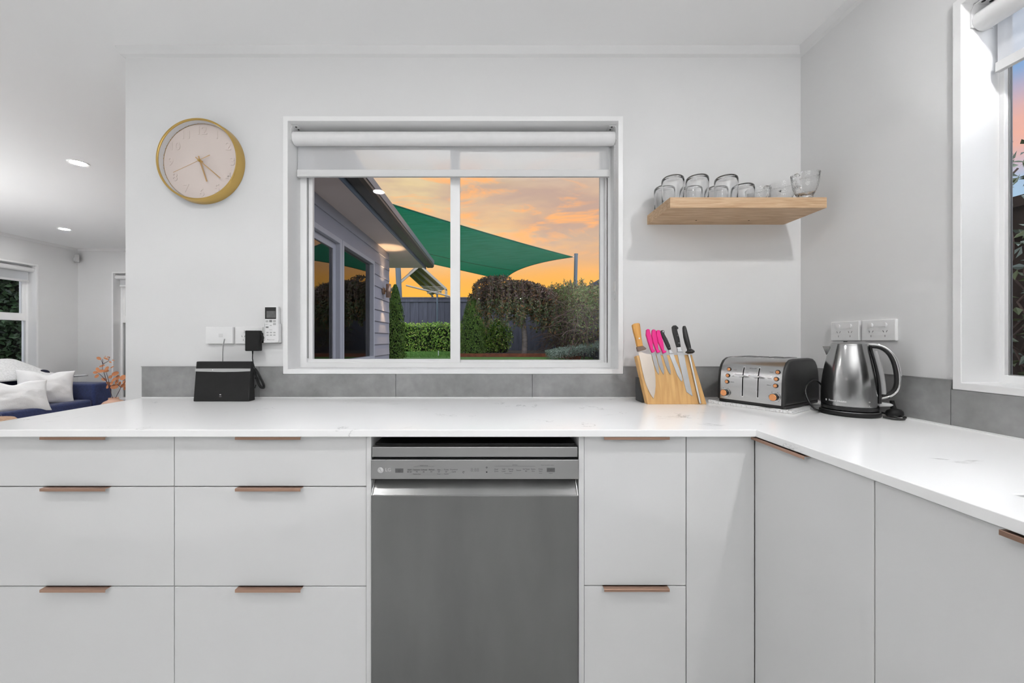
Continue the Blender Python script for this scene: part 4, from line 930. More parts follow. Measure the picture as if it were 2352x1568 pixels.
# ------------------------------------------------------------ kettle
KX, KY = 1.214, 1.302
kbz = thing('kettle_stand', 'round black power stand under the kettle with its looping cord and plug', 'kettle stand', (KX, KY, CT))
MB().lathe([(.0001, CT+.0005), (.074, CT+.0005), (.0785, CT+.004), (.0785, CT+.011), (.076, CT+.014), (.0735, CT+.0155), (.0001, CT+.0155)], (KX, KY, 0), 64).build('base_plate', blacks_m, kbz, smooth=35)
MB().lathe([(.0745, CT+.0140), (.0770, CT+.0150), (.0765, CT+.0165), (.0735, CT+.0165)], (KX, KY, 0), 64, closed=True).build('rim_band', mat('grey_rim', g(.22), .3, .7, var=(20, .03)), kbz, smooth=35)
kt = thing('electric_kettle', 'brushed steel electric kettle with a black and chrome handle', 'kettle', (KX, KY, CT+.016), (0, 0, R(-43)))
MKt = ROOT[kt.name]
# local: +x = handle side, z from the base plate
H = [(.066, .001), (.0725, .004), (.0735, .010), (.0735, .016)]
MB().lathe([(.0001, .0008)]+H+[(.0001, .017)], (0, 0, 0), 64).build('foot_band', black_m, kt, smooth=35, local=True)
prof = [(.0735, .0175), (.0742, .030), (.0738, .060), (.0722, .090), (.0690, .120), (.0640, .150), (.0585, .178), (.0535, .200), (.0500, .2165), (.0490, .2195)]
kett_m = mat('kettle_steel', g(.40), .17, 1., bump=(90, .05, (1, 1, .2)), var=(4, .04))
MB().lathe([(.0700, .0175)]+prof+[(.0470, .2195), (.0001, .2100)], (0, 0, 0), 80).build('body', kett_m, kt, smooth=35, local=True)
ld = MB().lathe([(.0485, .2200), (.0480, .2225), (.042, .2265), (.030, .2285), (.0001, .2290)], (0, 0, 0), 48).build('lid', kett_m, kt, smooth=35, local=True)
MB().box(-.015, -.004, -.006, .006, .2285, .2315).build('lid_button', black_m, ld, local=True, bevel=.001)
MB().add([(-.046, -.016, .214), (-.046, .016, .214), (-.069, 0, .2135), (-.0545, -.013, .190), (-.0545, .013, .190), (-.0585, 0, .183)], [(0, 2, 1), (0, 3, 5, 2), (1, 2, 5, 4), (0, 1, 4, 3), (3, 4, 5)]).build('spout', kett_m, kt, smooth=30, local=True)
# black spine behind the handle with water gauge
sp_ = MB(); V = []; N_ = len(prof)
for i, (r, z) in enumerate(prof[1:-1]):
    w_ = .030-.012*i/(N_-3)
    for a in (-w_, -w_*.6, 0, w_*.6, w_):
        V.append((math.sqrt(max(0, (r+.0012)**2-a*a))+(.003 if abs(a) < w_*.9 else 0), a, z))
n = 5; rows = len(V)//n
sp_.add(V, [(i*n+j, i*n+j+1, (i+1)*n+j+1, (i+1)*n+j) for i in range(rows-1) for j in range(n-1)]); sp = sp_.build('rear_spine', black_m, kt, smooth=50, local=True)
gz = [(r+.0075, z) for r, z in prof[2:8]]
MB().tube([(r, -.004, z) for r, z in gz], .0075, 12).build('water_gauge', mat('gauge_plastic', g(.35), .25, var=(20, .05)), sp, smooth=60, local=True)
# handle: chrome outer shell over black inner grip
cen = [(.040, .2140), (.058, .2170), (.076, .2130), (.091, .2010), (.1015, .181), (.1085, .155), (.1125, .125), (.1130, .097), (.1085, .074), (.096, .060), (.081, .0535), (.066, .0500)]
def strip(off, w, th, tap=1.0):
    mb = MB(); rings = []; n = len(cen)
    for i, (x, z) in enumerate(cen):
        a = Vector((cen[min(i+1, n-1)][0]-cen[max(i-1, 0)][0], cen[min(i+1, n-1)][1]-cen[max(i-1, 0)][1])).normalized(); nr = Vector((-a.y, a.x))
        if nr.dot(Vector((x-.05, z-.13))) < 0: nr = -nr
        c_ = Vector((x, z))+nr*off; ww_ = w*(1-.25*abs(i-n/2)/(n/2))
        ring = []
        for k in range(12):
            q = 2*math.pi*k/12; p = c_+nr*th*math.cos(q); ring.append((p.x, ww_*math.sin(q), p.y))
        rings.append(ring)
    vs = [v for r_ in rings for v in r_]
    return mb.add(vs, [(i*12+k, i*12+(k+1) % 12, (i+1)*12+(k+1) % 12, (i+1)*12+k) for i in range(n-1) for k in range(12)]+[tuple(range(12)), tuple(range((n-1)*12, n*12))])
hd = strip(0, .0125, .0080).build('handle', black_m, kt, smooth=60, local=True, sub=1)
strip(.0055, .0125, .0062).build('handle_cover', chrome_m, hd, smooth=60, local=True, sub=1)
MB().prism([(.070, .018), (.098, .022), (.105, .027), (.098, .031), (.070, .034)], lambda a, b, w: (a, w, b), -.009, .009).build('power_switch', mat('clear_switch', g(.5), .2, var=(20, .03)), kt, local=True, bevel=.003)
# maker's lettering wrapped on the body (front-left of the camera side)
tx = MB(); r0 = .0744
def wrap(a0, zc): return lambda u, v: ((r0+.0002)*math.cos(R(a0)+u/r0), (r0+.0002)*math.sin(R(a0)+u/r0), zc+v)
tx.text('Russell Hobbs', .0086, wrap(-114, .0335), bold=.00012)
f_ = wrap(-114-26.5, .0335)
for i in range(14):
    a = 2*math.pi*i/14; b = 2*math.pi*(i+1)/14; tx.add([f_(0, 0), f_(.0026*math.cos(a), .0036*math.sin(a)), f_(.0026*math.cos(b), .0036*math.sin(b))], [(0, 1, 2)])
f_ = wrap(-50, .036); ring = [(.0026, .0018)]
for i in range(14):
    a = 2*math.pi*i/14; b = 2*math.pi*(i+1)/14
    tx.add([f_(.0022*math.cos(a), .0022*math.sin(a)), f_(.0022*math.cos(b), .0022*math.sin(b)), f_(.0015*math.cos(b), .0015*math.sin(b)), f_(.0015*math.cos(a), .0015*math.sin(a))], [(0, 1, 2, 3)])
f_ = wrap(-50, .0235); tx.add([f_(-.0004, -.002), f_(.0004, -.002), f_(.0004, .002), f_(-.0004, .002)], [(0, 1, 2, 3)])
tx.build('lettering', MATS['white_print'], kt, fix=False, local=True)
# cord
def kc(zx, zy, Y): return W(1820+zx/5.6, 700+zy/5.6, Y)
zf = CT+.0035
def onb(zx, zy, h=.0032):
    px, py = 1820+zx/5.6, 700+zy/5.6; Y = (CZ-CT-h)*F/(py-PY); return Vector(((px-PX)/F*Y, Y, CT+h))
def smoothpts(P, n=6):
    out = []
    for i in range(len(P)-1):
        p0, p1, p2, p3 = P[max(i-1, 0)], P[i], P[i+1], P[min(i+2, len(P)-1)]
        for k in range(n):
            t = k/n; out.append(.5*((2*p1)+(p2-p0)*t+(2*p0-5*p1+4*p2-p3)*t*t+(3*p1-p0-3*p2+p3)*t**3))
    return out+[P[-1]]
cd1 = [onb(352, 1362), kc(300, 1345, 1.30), kc(240, 1285, 1.318), kc(190, 1200, 1.335), kc(168, 1110, 1.355), kc(185, 1040, 1.37), kc(235, 988, 1.39), kc(300, 972, 1.41), kc(360, 1005, 1.43), kc(430, 1100, 1.45), Vector((1.235, 1.47, CT+.004)), Vector((1.285, 1.42, CT+.004)), Vector((1.312, 1.36, CT+.004)), Vector((1.315, 1.30, CT+.004)), Vector((1.311, 1.245, CT+.004)), Vector((1.275, 1.205, CT+.004)), Vector((1.258, 1.190, CT+.004)), Vector((1.25,1.178,CT+.004))]
cord_pts = [onb(352, 1362), kc(300, 1345, 1.30), kc(240, 1285, 1.318), kc(190, 1200, 1.335), kc(168, 1110, 1.350), kc(185, 1040, 1.36), kc(235, 988, 1.375), kc(300, 972, 1.39), kc(370, 1025, 1.405), kc(430, 1120, 1.42), Vector((1.24, 1.43, CT+.005)), Vector((1.28, 1.405, CT+.004)), Vector((1.315, 1.36, CT+.004)), Vector((1.328, 1.30, CT+.004)), Vector((1.322, 1.24, CT+.004)), Vector((1.305, 1.212, CT+.005)), Vector((1.285, 1.198, CT+.004)), Vector((1.262, 1.205, CT+.004)), Vector((1.250, 1.225, CT+.006)), ]
cc_ = kbz
MB().tube(smoothpts(cord_pts), .0031, 10).build('cable', black_m, cc_, smooth=60)
pg = Vector((1.308, 1.243, CT+.0048))
MB().lathe([(.0001, .0005), (.019, .0005), (.0215, .004), (.0215, .013), (.017, .020), (.0075, .024), (.0065, .036), (.0055, .050), (.0001, .0505)], pg, 28, Matrix.Rotation(R(-12), 4, 'X')).build('plug', blacks_m, cc_, smooth=40); cc_ = bpy.data.objects['plug']
for dx in (-.006, .006): MB().box(pg.x+dx-.001, pg.x+dx+.001, pg.y-.030, pg.y-.020, CT+.003, CT+.009).build('plug_pin', chrome_m, cc_)

# ------------------------------------------------------------ living room
so = thing('sofa', 'long navy fabric sofa against the living room wall', 'sofa', (-5.3, 4.0, 0))
MB().box(-5.70, -4.90, 2.3, 4.92, .08, .27).build('base', navy_m, so, bevel=.02, seg=3)
for y0, y1 in ((3.84, 4.688), (2.96, 3.835)): MB().box(-5.45, -4.885, y0, y1, .272, .430).build('seat_cushion', navy_m, so, bevel=.03, seg=4)
MB().box(-5.72, -5.46, 2.3, 4.90, .25, .68).build('back', navy_m, so, bevel=.04, seg=4)
for y0, y1 in ((3.84, 4.66), (2.96, 3.835)): MB().box(-5.50, -5.34, y0, y1, .432, .80).build('back_cushion', mat('dark_navy', (.008, .010, .03), .9, var=(60, .2)), so, bevel=.05, seg=4)
MB().box(-5.70, -4.878, 4.692, 4.925, .10, .620).build('arm', navy_m, so, bevel=.025, seg=4)
for x, y in ((-5.6, 4.8), (-5.0, 4.8), (-5.6, 2.5), (-5.0, 2.5)): MB().box(x-.02, x+.02, y-.02, y+.02, 0, .10).build('leg', black_m, so)
def pillow(name, label, c, w, h, th_, rot, puff=1.0, seed=0, drop=None):
    M = Matrix.Translation(Vector(c)) @ __import__('mathutils').Euler(rot).to_matrix().to_4x4()
    n = 22; V = []; Fc = []
    for side in (1, -1):
        for j in range(n+1):
            for i in range(n+1):
                a, b = i/n*2-1, j/n*2-1
                k = (max(0, 1-a*a)**.55)*(max(0, 1-b*b)**.55)
                px = a*(1-.10*(1-abs(b)**2)*abs(a)); pz = b*(1-.10*(1-abs(a)**2)*abs(b))
                if drop: pz -= drop*max(0, b)*math.exp(-(a/.25)**2)
                y = side*th_/2*k*(1+.30*noise.noise(Vector((a*2.3+seed, b*2.3, side)))+.10*noise.noise(Vector((a*6, b*9+seed, side))))
                V.append(M @ Vector((px*w/2, y, pz*h/2)))
    q = (n+1)**2
    for s_ in (0, 1):
        for j in range(n):
            for i in range(n): a = s_*q+j*(n+1)+i; Fc.append((a, a+1, a+n+2, a+n+1))
    mb = MB().add(V, Fc)
    o = mb.build(name, linen_m, smooth=80, sub=1)
    bm = bmesh.new(); bm.from_mesh(o.data); bmesh.ops.remove_doubles(bm, verts=bm.verts, dist=.0005); bmesh.ops.recalc_face_normals(bm, faces=bm.faces); bm.to_mesh(o.data); bm.free()
    for p in o.data.polygons: p.use_smooth = True
    tag(o, label, 'cushion', 'white linen cushions on the navy sofa'); return o
pillow('cushion', 'white linen cushion with raised corner against the sofa arm side', (-5.12, 4.40, .612), .50, .42, .14, (R(-14), R(6), R(68)), seed=2, drop=.22)
pillow('cushion', 'white linen cushion lying lower in front, at the left picture edge', (-5.02, 4.02, .565), .56, .38, .15, (R(-24), R(4), R(72)), seed=8, drop=.26)
# knitted throw over the sofa back
V = []; Fc = []; nu, nv = 40, 26
for i in range(nu+1):
    y = 3.3+(5.02-3.3)*i/nu
    tz_ = .925 if y < 4.45 else .925-(.925-.700)*min(1, (y-4.45)/.40)**1.1
    lw = .70 if y < 4.45 else .70-.02*(y-4.45)
    for j in range(nv+1):
        t = j/nv
        if t < .35: x = -5.70+.0*t; z = .50+(tz_-.50-.03)*t/.35
        elif t < .55: q = (t-.35)/.2; x = -5.70+.20*q+.0; z = tz_-.03+.03*math.sin(q*math.pi)
        else: q = (t-.55)/.45; x = -5.50+.20*q+.03*math.sin(q*3.1); z = tz_-.03-(tz_-.03-lw)*q
        z += .006*noise.noise(Vector((y*5, x*5, 1))); x += .012*noise.noise(Vector((y*7, z*7, 4)))
        V.append((x, y, z))
for i in range(nu):
    for j in range(nv): a = i*(nv+1)+j; Fc.append((a, a+1, a+nv+2, a+nv+1))
o = MB().add(V, Fc).build('throw_blanket', knit_m, smooth=80, fix=False)
sm = o.modifiers.new('s', 'SOLIDIFY'); sm.thickness = .018; sm.offset = 1
tag(o, 'chunky white knitted throw draped over the back of the sofa', 'throw blanket')
# pouf
MB_ = MB().lathe([(.0001, .0), (.26, .0), (.31, .10), (.32, .25), (.30, .40), (.24, .475), (.0001, .485)], (-4.36, 3.20, 0), 40).build('woven_pouf', jute_m, smooth=50)
tag(MB_, 'tan woven pouf just peeping over the benchtop at the left edge', 'pouf')
# side table, vase, eucalyptus
VX, VY = -4.66, 4.72; vz = .30
t = thing('side_table', 'low round table under the vase', 'table', (VX, VY, 0))
MB().lathe([(.0001, .275), (.20, .275), (.20, .2995), (.0001, .2995)], (VX, VY, 0), 40).build('tabletop', canetimber_m, t, smooth=40)
for k in range(3):
    a = 2*math.pi*k/3; MB().tube([(VX+.12*math.cos(a), VY+.12*math.sin(a), .276), (VX+.18*math.cos(a), VY+.18*math.sin(a), 0)], .014, 8).build('leg', canetimber_m, t, smooth=60)
vs_ = MB().lathe([(.0001, vz+.0005), (.07, vz+.0005), (.115, vz+.035), (.118, vz+.065), (.09, vz+.100), (.052, vz+.120), (.046, vz+.135), (.050, vz+.145), (.044, vz+.145), (.038, vz+.12), (.0001, vz+.11)], (VX, VY, 0), 36, rmod=lambda k, z: 1+.02*math.cos(k*math.pi)).build('vase', vase_m, smooth=60)
tag(vs_, 'pinkish timber vase holding the orange leaf stems', 'vase')
def lz(zx, zy, dy=0): return W(zx/7.84, 780+zy/7.84, VY+dy)
eu = thing('eucalyptus_stems', 'dried orange eucalyptus stems standing in the pink vase', 'plant', (VX, VY, vz+.12))
stems = [[(2035, 1075), (1990, 930), (1925, 760), (1875, 600), (1845, 520), (1850, 440), (1815, 350)], [(2070, 1075), (2100, 1010), (2180, 860), (2250, 760), (2290, 660)], [(1850, 440), (1950, 385), (1975, 310)], [(1850, 440), (1848, 345)], [(1925, 760), (1830, 650), (1770, 600)],
         [(1990, 930), (1950, 720), (1915, 590)], [(2180, 860), (2110, 800), (2085, 700)]]
VO = lambda k: ((k*37) % 11-5)*.008
sb_ = MB()
for k, s_ in enumerate(stems):
    sb_.tube([lz(x, y, VO(k)*i/len(s_)) for i, (x, y) in enumerate(s_)], .0035, 6, r2=.0018)
sb_.build('stem', stem_m, eu, smooth=60)
lf = [(1780, 335, 44, 24, -28), (1910, 340, 40, 14, -30), (1985, 402, 34, 12, -22), (2040, 370, 26, 8, -18), (1835, 470, 44, 20, 18), (1755, 530, 44, 26, -30), (1720, 588, 48, 24, -5), (1812, 565, 50, 28, 0), (1925, 515, 56, 34, 15), (2020, 492, 40, 12, 28), (1900, 560, 50, 26, 0),
      (1742, 655, 58, 32, 10), (1872, 712, 50, 24, -18), (1960, 790, 44, 24, -50), (1940, 840, 34, 40, 0), (1988, 668, 38, 30, 0), (2075, 610, 54, 40, 10), (2120, 680, 52, 40, 0), (2215, 680, 56, 46, 0), (2055, 715, 48, 30, 40), (2010, 780, 46, 34, 25), (2100, 760, 30, 40, 0), (2060, 845, 60, 42, 0), (2155, 790, 40, 36, 20), (2215, 825, 44, 34, 0), (2255, 760, 40, 34, 0), (2250, 870, 36, 34, 0), (1895, 300, 18, 6, 10), (1955, 312, 26, 8, -10)]
for k, (x, y, a, b, an) in enumerate(lf):
    c0 = lz(x, y, VO(k*3+1)); s_ = VY/F/7.84; ca, sa = math.cos(R(an)), math.sin(R(an)); ring = []
    n = 14; tl_ = .3*math.sin(k*2.1)
    for i in range(n):
        q = 2*math.pi*i/n; u = a*math.cos(q); v = b*math.sin(q); uu, vv = u*ca-v*sa, u*sa+v*ca
        ring.append((c0.x+uu*s_, c0.y+(u*tl_+v*.4)*s_, c0.z+vv*s_))
    MB().add([(c0.x, c0.y+.004, c0.z)]+ring, [(0, 1+i, 1+(i+1) % n) for i in range(n)]).build('leaf', leafo_m, eu, smooth=80, fix=False).color = (1, 1, 1, 1)
# alarm sensor in the corner
se = thing('motion_sensor', 'small white alarm sensor high in the living room corner', 'sensor', (LX+.06, LY-.06, 2.30), (0, 0, R(-45)))
MB().prism([(-.036, -.052), (.036, -.052), (.038, -.03), (.038, .045), (.030, .055), (-.030, .055), (-.038, .045), (-.038, -.03)], lambda a, b, w: (b*0+a, w, b), -.028, .020).build('casing', greyp_m, se, local=True, bevel=.006, seg=3)
MB().prism([(.024*math.cos(2*math.pi*k/20), -.018+.022*math.sin(2*math.pi*k/20)) for k in range(20)], lambda a, b, w: (a, w, b), -.034, -.026).build('lens', whitep_m, se, local=True, bevel=.003)
MB().prism([(-.002+.003*math.cos(2*math.pi*k/10), .028+.003*math.sin(2*math.pi*k/10)) for k in range(10)], lambda a, b, w: (a, w, b), -.030, -.027).build('indicator', black_m, se, local=True)
se.location = (LX+.055, LY-.055, 2.285); ROOT[se.name] = Matrix.Identity(4)

# ------------------------------------------------------------ outside: ground, wing of the house
ZG = .75
struct(MB().box(-16, 2.2, 7.5, 32, -.3, ZG).box(2.2, 14, 7.5, 32, -.3, ZG).build('lawn', grass_m), 'green lawn in the raised back garden', 'lawn')
struct(MB().box(-1.49, 1.49, 1.86, 7.49, -.35, -.12).box(1.50, 8, -6, 7.49, -.35, -.12).box(-16, -5.96, -6, 7.49, -.35, -.12).box(-5.95, -1.49, 5.53, 7.49, -.35, -.12).build('ground', paving_m), 'paved ground beside the house', 'paving')
struct(MB().box(-5.9, 2.19, 7.44, 7.497, -.12, ZG+.02).build('retaining_wall', canetimber_m), 'timber retaining wall at the lawn edge', 'wall')
hw = thing('house_wing', 'grey weatherboard wing of the house left outside the kitchen window', 'building', (-1.5, 3.7, 0))
WX = -1.495; WEy = 5.55
MB().add(*(lambda q: (q.v, q.f))(wall_grid([1.86, WEy], [-.1, 2.41], [wd, ww], YZ, -1.555, WX-.014))).box(-5.95, WX-.014, LY+.145, WEy, -.1, .3).build('wall_lining', clad_m, hw)
def boards(y0, y1, z0, z1, e=0):
    mb = MB(); z = -.1; P = .150
    while z < 2.41:
        a, b = max(z, z0), min(z+P+.012, z1)
        if b-a > .02: mb.add([(WX-.013, y0, a), (WX+.012, y0, a), (WX-.002, y0, b), (WX-.013, y0, b), (WX-.013, y1, a), (WX+.012, y1, a), (WX-.002, y1, b), (WX-.013, y1, b)], [(0, 1, 2, 3), (4, 7, 6, 5), (0, 4, 5, 1), (1, 5, 6, 2), (2, 6, 7, 3), (3, 7, 4, 0)])
        z += P
    return mb
MBc = boards(ww[1]+.03, WEy, -.1, 2.41); q = boards(1.86, ww[1]+.03, 2.15, 2.41); MBc.add(q.v, q.f); q = boards(ww[0]+.02, ww[1]+.03, -.1, .90); MBc.add(q.v, q.f); q = boards(1.86, wd[0]-.03, -.1, 2.15); MBc.add(q.v, q.f)
MBc.build('weatherboards', clad_m, hw)
MB().box(-5.95, WX-.0, WEy, WEy+.02, -.1, 2.41).build('end_cladding', clad_m, hw)
sf = MB().box(-5.95, -1.165, WEy+.021, 6.69, 2.41, 2.43).box(-1.554, -1.165, 1.86, WEy+.02, 2.41, 2.43).build('soffit', soffit_m, hw)
MB().box(-1.165, -1.150, 1.95, 6.70, 2.385, 2.52).build('fascia', mat('blue_grey_fascia', (.15, .18, .23), .45, var=(2, .05)), hw)
gp_ = [(-1.149, 2.52), (-1.149, 2.43), (-1.13, 2.415), (-1.04, 2.415), (-1.018, 2.44), (-1.018, 2.535), (-1.026, 2.535), (-1.026, 2.45), (-1.05, 2.425), (-1.13, 2.425), (-1.141, 2.44), (-1.141, 2.52)]
MB().prism(gp_, lambda u, v, w: (u, w, v), 1.95, 6.72).build('gutter', mat('dark_brown_gutter', (.045, .035, .03), .4, var=(2, .2)), hw)
MB().box(-1.030, -1.012, 1.95, 6.72, 2.47, 2.54).build('gutter_lip', gutter_m, hw)
MB().add([(-1.06, 1.95, 2.535), (-1.06, 6.72, 2.535), (-6.1, 6.72, 3.2), (-6.1, 1.95, 3.2), (-1.06, 1.95, 2.565), (-1.06, 6.72, 2.565), (-6.1, 6.72, 3.23), (-6.1, 1.95, 3.23)], [(0, 1, 2, 3), (4, 7, 6, 5), (0, 4, 5, 1), (1, 5, 6, 2), (2, 6, 7, 3), (3, 7, 4, 0)]).build('roof', roof_m, hw)
fw_ = frame(ww[0]-.02, ww[1]+.02, ww[2]-.02, ww[3]+.02, .045, YZ, -1.556, WX+.022).build('window_frame', winext_m, hw, bevel=.003)
MB().box(-1.528, -1.524, ww[0]+.02, ww[1]-.02, ww[2]+.02, ww[3]-.02).build('glass', tint_m, fw_)
fd_ = frame(wd[0]-.02, wd[1]+.02, wd[2], wd[3]+.02, (.05, .05, .03, .05), YZ, -1.556, WX+.022).build('door_frame', winext_m, hw, bevel=.003)
frame(3.02, 3.72, .03, 2.09, .06, YZ, -1.545, -1.515).build('sliding_door', winext_m, fd_, bevel=.003)
frame(2.26, 3.0, .03, 2.09, .06, YZ, -1.545, -1.515).build('sliding_door', winext_m, fd_, bevel=.003)
MB().box(-1.532, -1.528, 2.28, 3.70, .05, 2.06).build('glass', tint_m, fd_)
# timber curtain sheets, added behind the wing glass to hide the bright room
def backing(y0, y1, z0, z1, x, label):
    mb = MB(); V = []; n = 60
    for i in range(n+1):
        y = y0+(y1-y0)*i/n; xx = x+.018*math.sin(i*1.15)
        V += [(xx, y, z0), (xx, y, z1)]
    mb.add(V, [(2*i, 2*i+2, 2*i+3, 2*i+1) for i in range(n)]); o = mb.build('backing', backing_m, smooth=80, fix=False)
    sm = o.modifiers.new('s', 'SOLIDIFY'); sm.thickness = .004
    tag(o, label, 'backing', 'brown sheets added behind the wing glass')
backing(3.78, 4.86, .10, 2.2, -1.68, 'brown curtain added behind the wing window to hide the bright room')
backing(2.2, 3.76, .10, 2.2, -1.68, 'brown curtain added behind the wing door to hide the bright room')
# wall lamp
lp = thing('wall_lamp', 'copper up and down cylinder lamp on the grey weatherboards', 'wall lamp', (WX+.01, 5.22, 1.80))
LPX, LPY = WX+.085, 5.22
MB().lathe([(.0001, 1.735), (.006, 1.735)], (LPX, LPY, 0), 16)
MB().tube([(LPX, LPY, 1.735), (LPX, LPY, 1.915)], .034, 20, cap=False).build('barrel', copperdark_m, lp, smooth=60)
bpy.data.objects['barrel'].modifiers.new('s', 'SOLIDIFY').thickness = .003
MB().tube([(WX+.008, LPY, 1.82), (LPX-.035, LPY, 1.82)], .010, 12).lathe([(.0001, 0), (.045, 0), (.045, .02), (.0001, .02)], (WX+.012, LPY, 1.82), 20, Matrix.Rotation(R(90), 4, 'Y')).build('mount', copperdark_m, lp, smooth=40)
for z in (1.758, 1.892): MB().lathe([(.0001, z), (.025, z)], (LPX, LPY, 0), 16).build('bulb', glow_m, lp, fix=False)
for z, rx in ((1.930, R(180)), (1.720, 0)):
    ld_ = bpy.data.lights.new('lamp_beam', 'SPOT'); ld_.energy = 13; ld_.color = (1, .70, .40); ld_.spot_size = R(58); ld_.spot_blend = .6; ld_.shadow_soft_size = .025
    lo_ = bpy.data.objects.new('lamp_beam', ld_); S.collection.objects.link(lo_); lo_.location = (LPX, LPY, z); lo_.rotation_euler = (rx, 0, 0)

# ------------------------------------------------------------ fences
def fence(name, label, pts, n, zb, zt, m, capw=.0):
    """paling fence between two points: one palings mesh and a top rail"""
    A, B = Vector(pts[0]), Vector(pts[1]); d = (B-A); L_ = d.length; d.normalize(); nn = Vector((-d.y, d.x, 0))
    t = thing(name, label, 'fence', ((A+B)/2)[:2]+(zb,)); mb = MB(); k = int(L_/.152)
    for i in range(k):
        a = A+d*(i*.152-.006); b = A+d*(i*.152+.158); w_ = nn*.016
        if i % 2: a += nn*.0165; b += nn*.0165
        q = [a, b, b+w_, a+w_]; mb.add([(v.x, v.y, zb) for v in q]+[(v.x, v.y, zt) for v in q], [(0, 1, 2, 3), (4, 7, 6, 5), (0, 4, 5, 1), (1, 5, 6, 2), (2, 6, 7, 3), (3, 7, 4, 0)])
    mb.build('palings', m, t)
    mb = MB(); a, b = A-nn*.05, B-nn*.05; q = [a, b, b+nn*.13, a+nn*.13]
    mb.add([(v.x, v.y, zt) for v in q]+[(v.x, v.y, zt+.045) for v in q], [(0, 1, 2, 3), (4, 7, 6, 5), (0, 4, 5, 1), (1, 5, 6, 2), (2, 6, 7, 3), (3, 7, 4, 0)]); mb.build('capping', m, t)
    mb = MB(); a, b = A-nn*.03, B-nn*.03; q = [a, b, b+nn*.02, a+nn*.02]
    mb.add([(v.x, v.y, zt-.12) for v in q]+[(v.x, v.y, zt) for v in q], [(0, 1, 2, 3), (4, 7, 6, 5), (0, 4, 5, 1), (1, 5, 6, 2), (2, 6, 7, 3), (3, 7, 4, 0)]); mb.build('top_rail', m, t)
    i = 0.6
    while i < L_:
        c = A+d*i-nn*.06; MB().box(c.x-.045, c.x+.045, c.y-.045, c.y+.045, zb, zt-.001).build('post', m, t); i += 2.4
fence('paling_fence', 'dark charcoal paling fence across the back of the garden', ((-14, 13.5, 0), (2.5, 13.5, 0)), 1, ZG, 2.60, fence_m)
fence('paling_fence', 'charcoal side fence behind the creeper on the right of the garden', ((2.25, 13.5, 0), (2.25, 7.5, 0)), 1, ZG, 2.35, fence_m)
fence('paling_fence', 'brown paling fence outside the right edge window', ((2.25, 7.45, 0), (2.25, -2, 0)), 1, -.12, 1.72, brownfence_m)

# ------------------------------------------------------------ planting
def leaf_mesh(mb, c, n, ln, wd_, fold=.25):
    n = n.normalized(); a = n.orthogonal().normalized(); q = random.random()*6.283; a = (Matrix.Rotation(q, 3, n) @ a); b = n.cross(a)
    p = [c-a*ln/2, c+b*wd_/2+n*fold*wd_, c+a*ln/2, c-b*wd_/2+n*fold*wd_]
    k = len(mb.v); mb.v += [tuple(v) for v in p]; mb.f += [(k, k+1, k+2), (k, k+2, k+3)]
def rv(): 
    while True:
        v = Vector((random.uniform(-1, 1), random.uniform(-1, 1), random.uniform(-1, 1)))
        if .05 < v.length < 1: return v.normalized()
def boxhedge(x0, x1, y0, y1, z0, z1, n, ln, wd_, rough=.08, bias=.7):
    mb = MB()
    for _ in range(n):
        x, y, z = random.uniform(x0, x1), random.uniform(y0, y1), random.uniform(z0, z1)
        r = random.random()
        if r < .45: y = y0+abs(random.gauss(0, rough))
        elif r < .62: z = z1-abs(random.gauss(0, rough))
        elif r < .75: x = random.choice((x0, x1))
        bump = .10*noise.noise(Vector((x*2.2, y*2.2, z*2.2))); c = Vector((x+bump, y+bump-.0, z+.6*bump+random.gauss(0, .02)))
        leaf_mesh(mb, c, rv()+Vector((0, -.7, .5)), ln*random.uniform(.6, 1.2), wd_*random.uniform(.7, 1.1))
    return mb
def plant(name, label, cat, loc, group=None): return thing(name, label, cat, loc, group=group)
def core(x0, x1, y0, y1, z0, z1, parent):
    return MB().box(x0, x1, y0, y1, z0, z1).build('inner_branches', mat('hedge_core', (.008, .012, .005), 1., var=(5, .3)), parent, bevel=.1)
h = plant('clipped_hedge', 'low clipped green hedge in front of the back fence, left side', 'hedge', (-2.2, 12.9, ZG))
core(-5.4, -1.15, 12.85, 13.25, ZG, ZG+.85, h); boxhedge(-5.6, -1.0, 12.6, 13.35, ZG+.02, 1.70, 7500, .075, .042).build('foliage', hedge_m, h, fix=False)
h = plant('laurel_bush', 'glossy laurel bush beside the weeping tree trunk', 'bush', (.3, 11.2, ZG))
core(-.15, .45, 11.1, 11.4, ZG, 1.4, h)
mb = MB()
for _ in range(3200):
    q = rv(); rr_ = random.random()**.35; c = Vector((-.02, 11.15, 1.23))+Vector((q.x*.62*rr_, q.y*.35*rr_, q.z*.56*rr_)); c.z = max(c.z, ZG+.05); c += rv()*.05; leaf_mesh(mb, c, rv()+q, .075, .05)
mb.build('foliage', hedge_m, h, fix=False)
def conifer(x, y, z0, z1, r0, label, n=5200, m=conifer_m):
    t = plant('conifer', label, 'conifer', (x, y, z0), 'dark columnar conifers')
    MB().lathe([(.0001, z0), (r0*.55, z0), (r0*.7, z0+.3*(z1-z0)), (r0*.45, z0+.7*(z1-z0)), (.02, z1-.12), (.0001, z1-.1)], (x, y, 0), 14).build('inner_branches', MATS['hedge_core'], t, smooth=60)
    mb = MB()
    for _ in range(n):
        h_ = random.random(); a = random.random()*6.283; rad = r0*(1.05-.25*h_ if h_ < .45 else 0.94*(1-(h_-.45)/.55)**.7+.06)*random.uniform(.80, 1.06)*(1+.10*math.sin(a*5+h_*20))
        c = Vector((x+rad*math.cos(a), y+rad*math.sin(a), z0+(z1-z0)*h_)); leaf_mesh(mb, c, Vector((math.cos(a), math.sin(a), random.uniform(-.2, .8)))+rv()*.6, .055, .018)
    mb.build('foliage', m, t, fix=False)
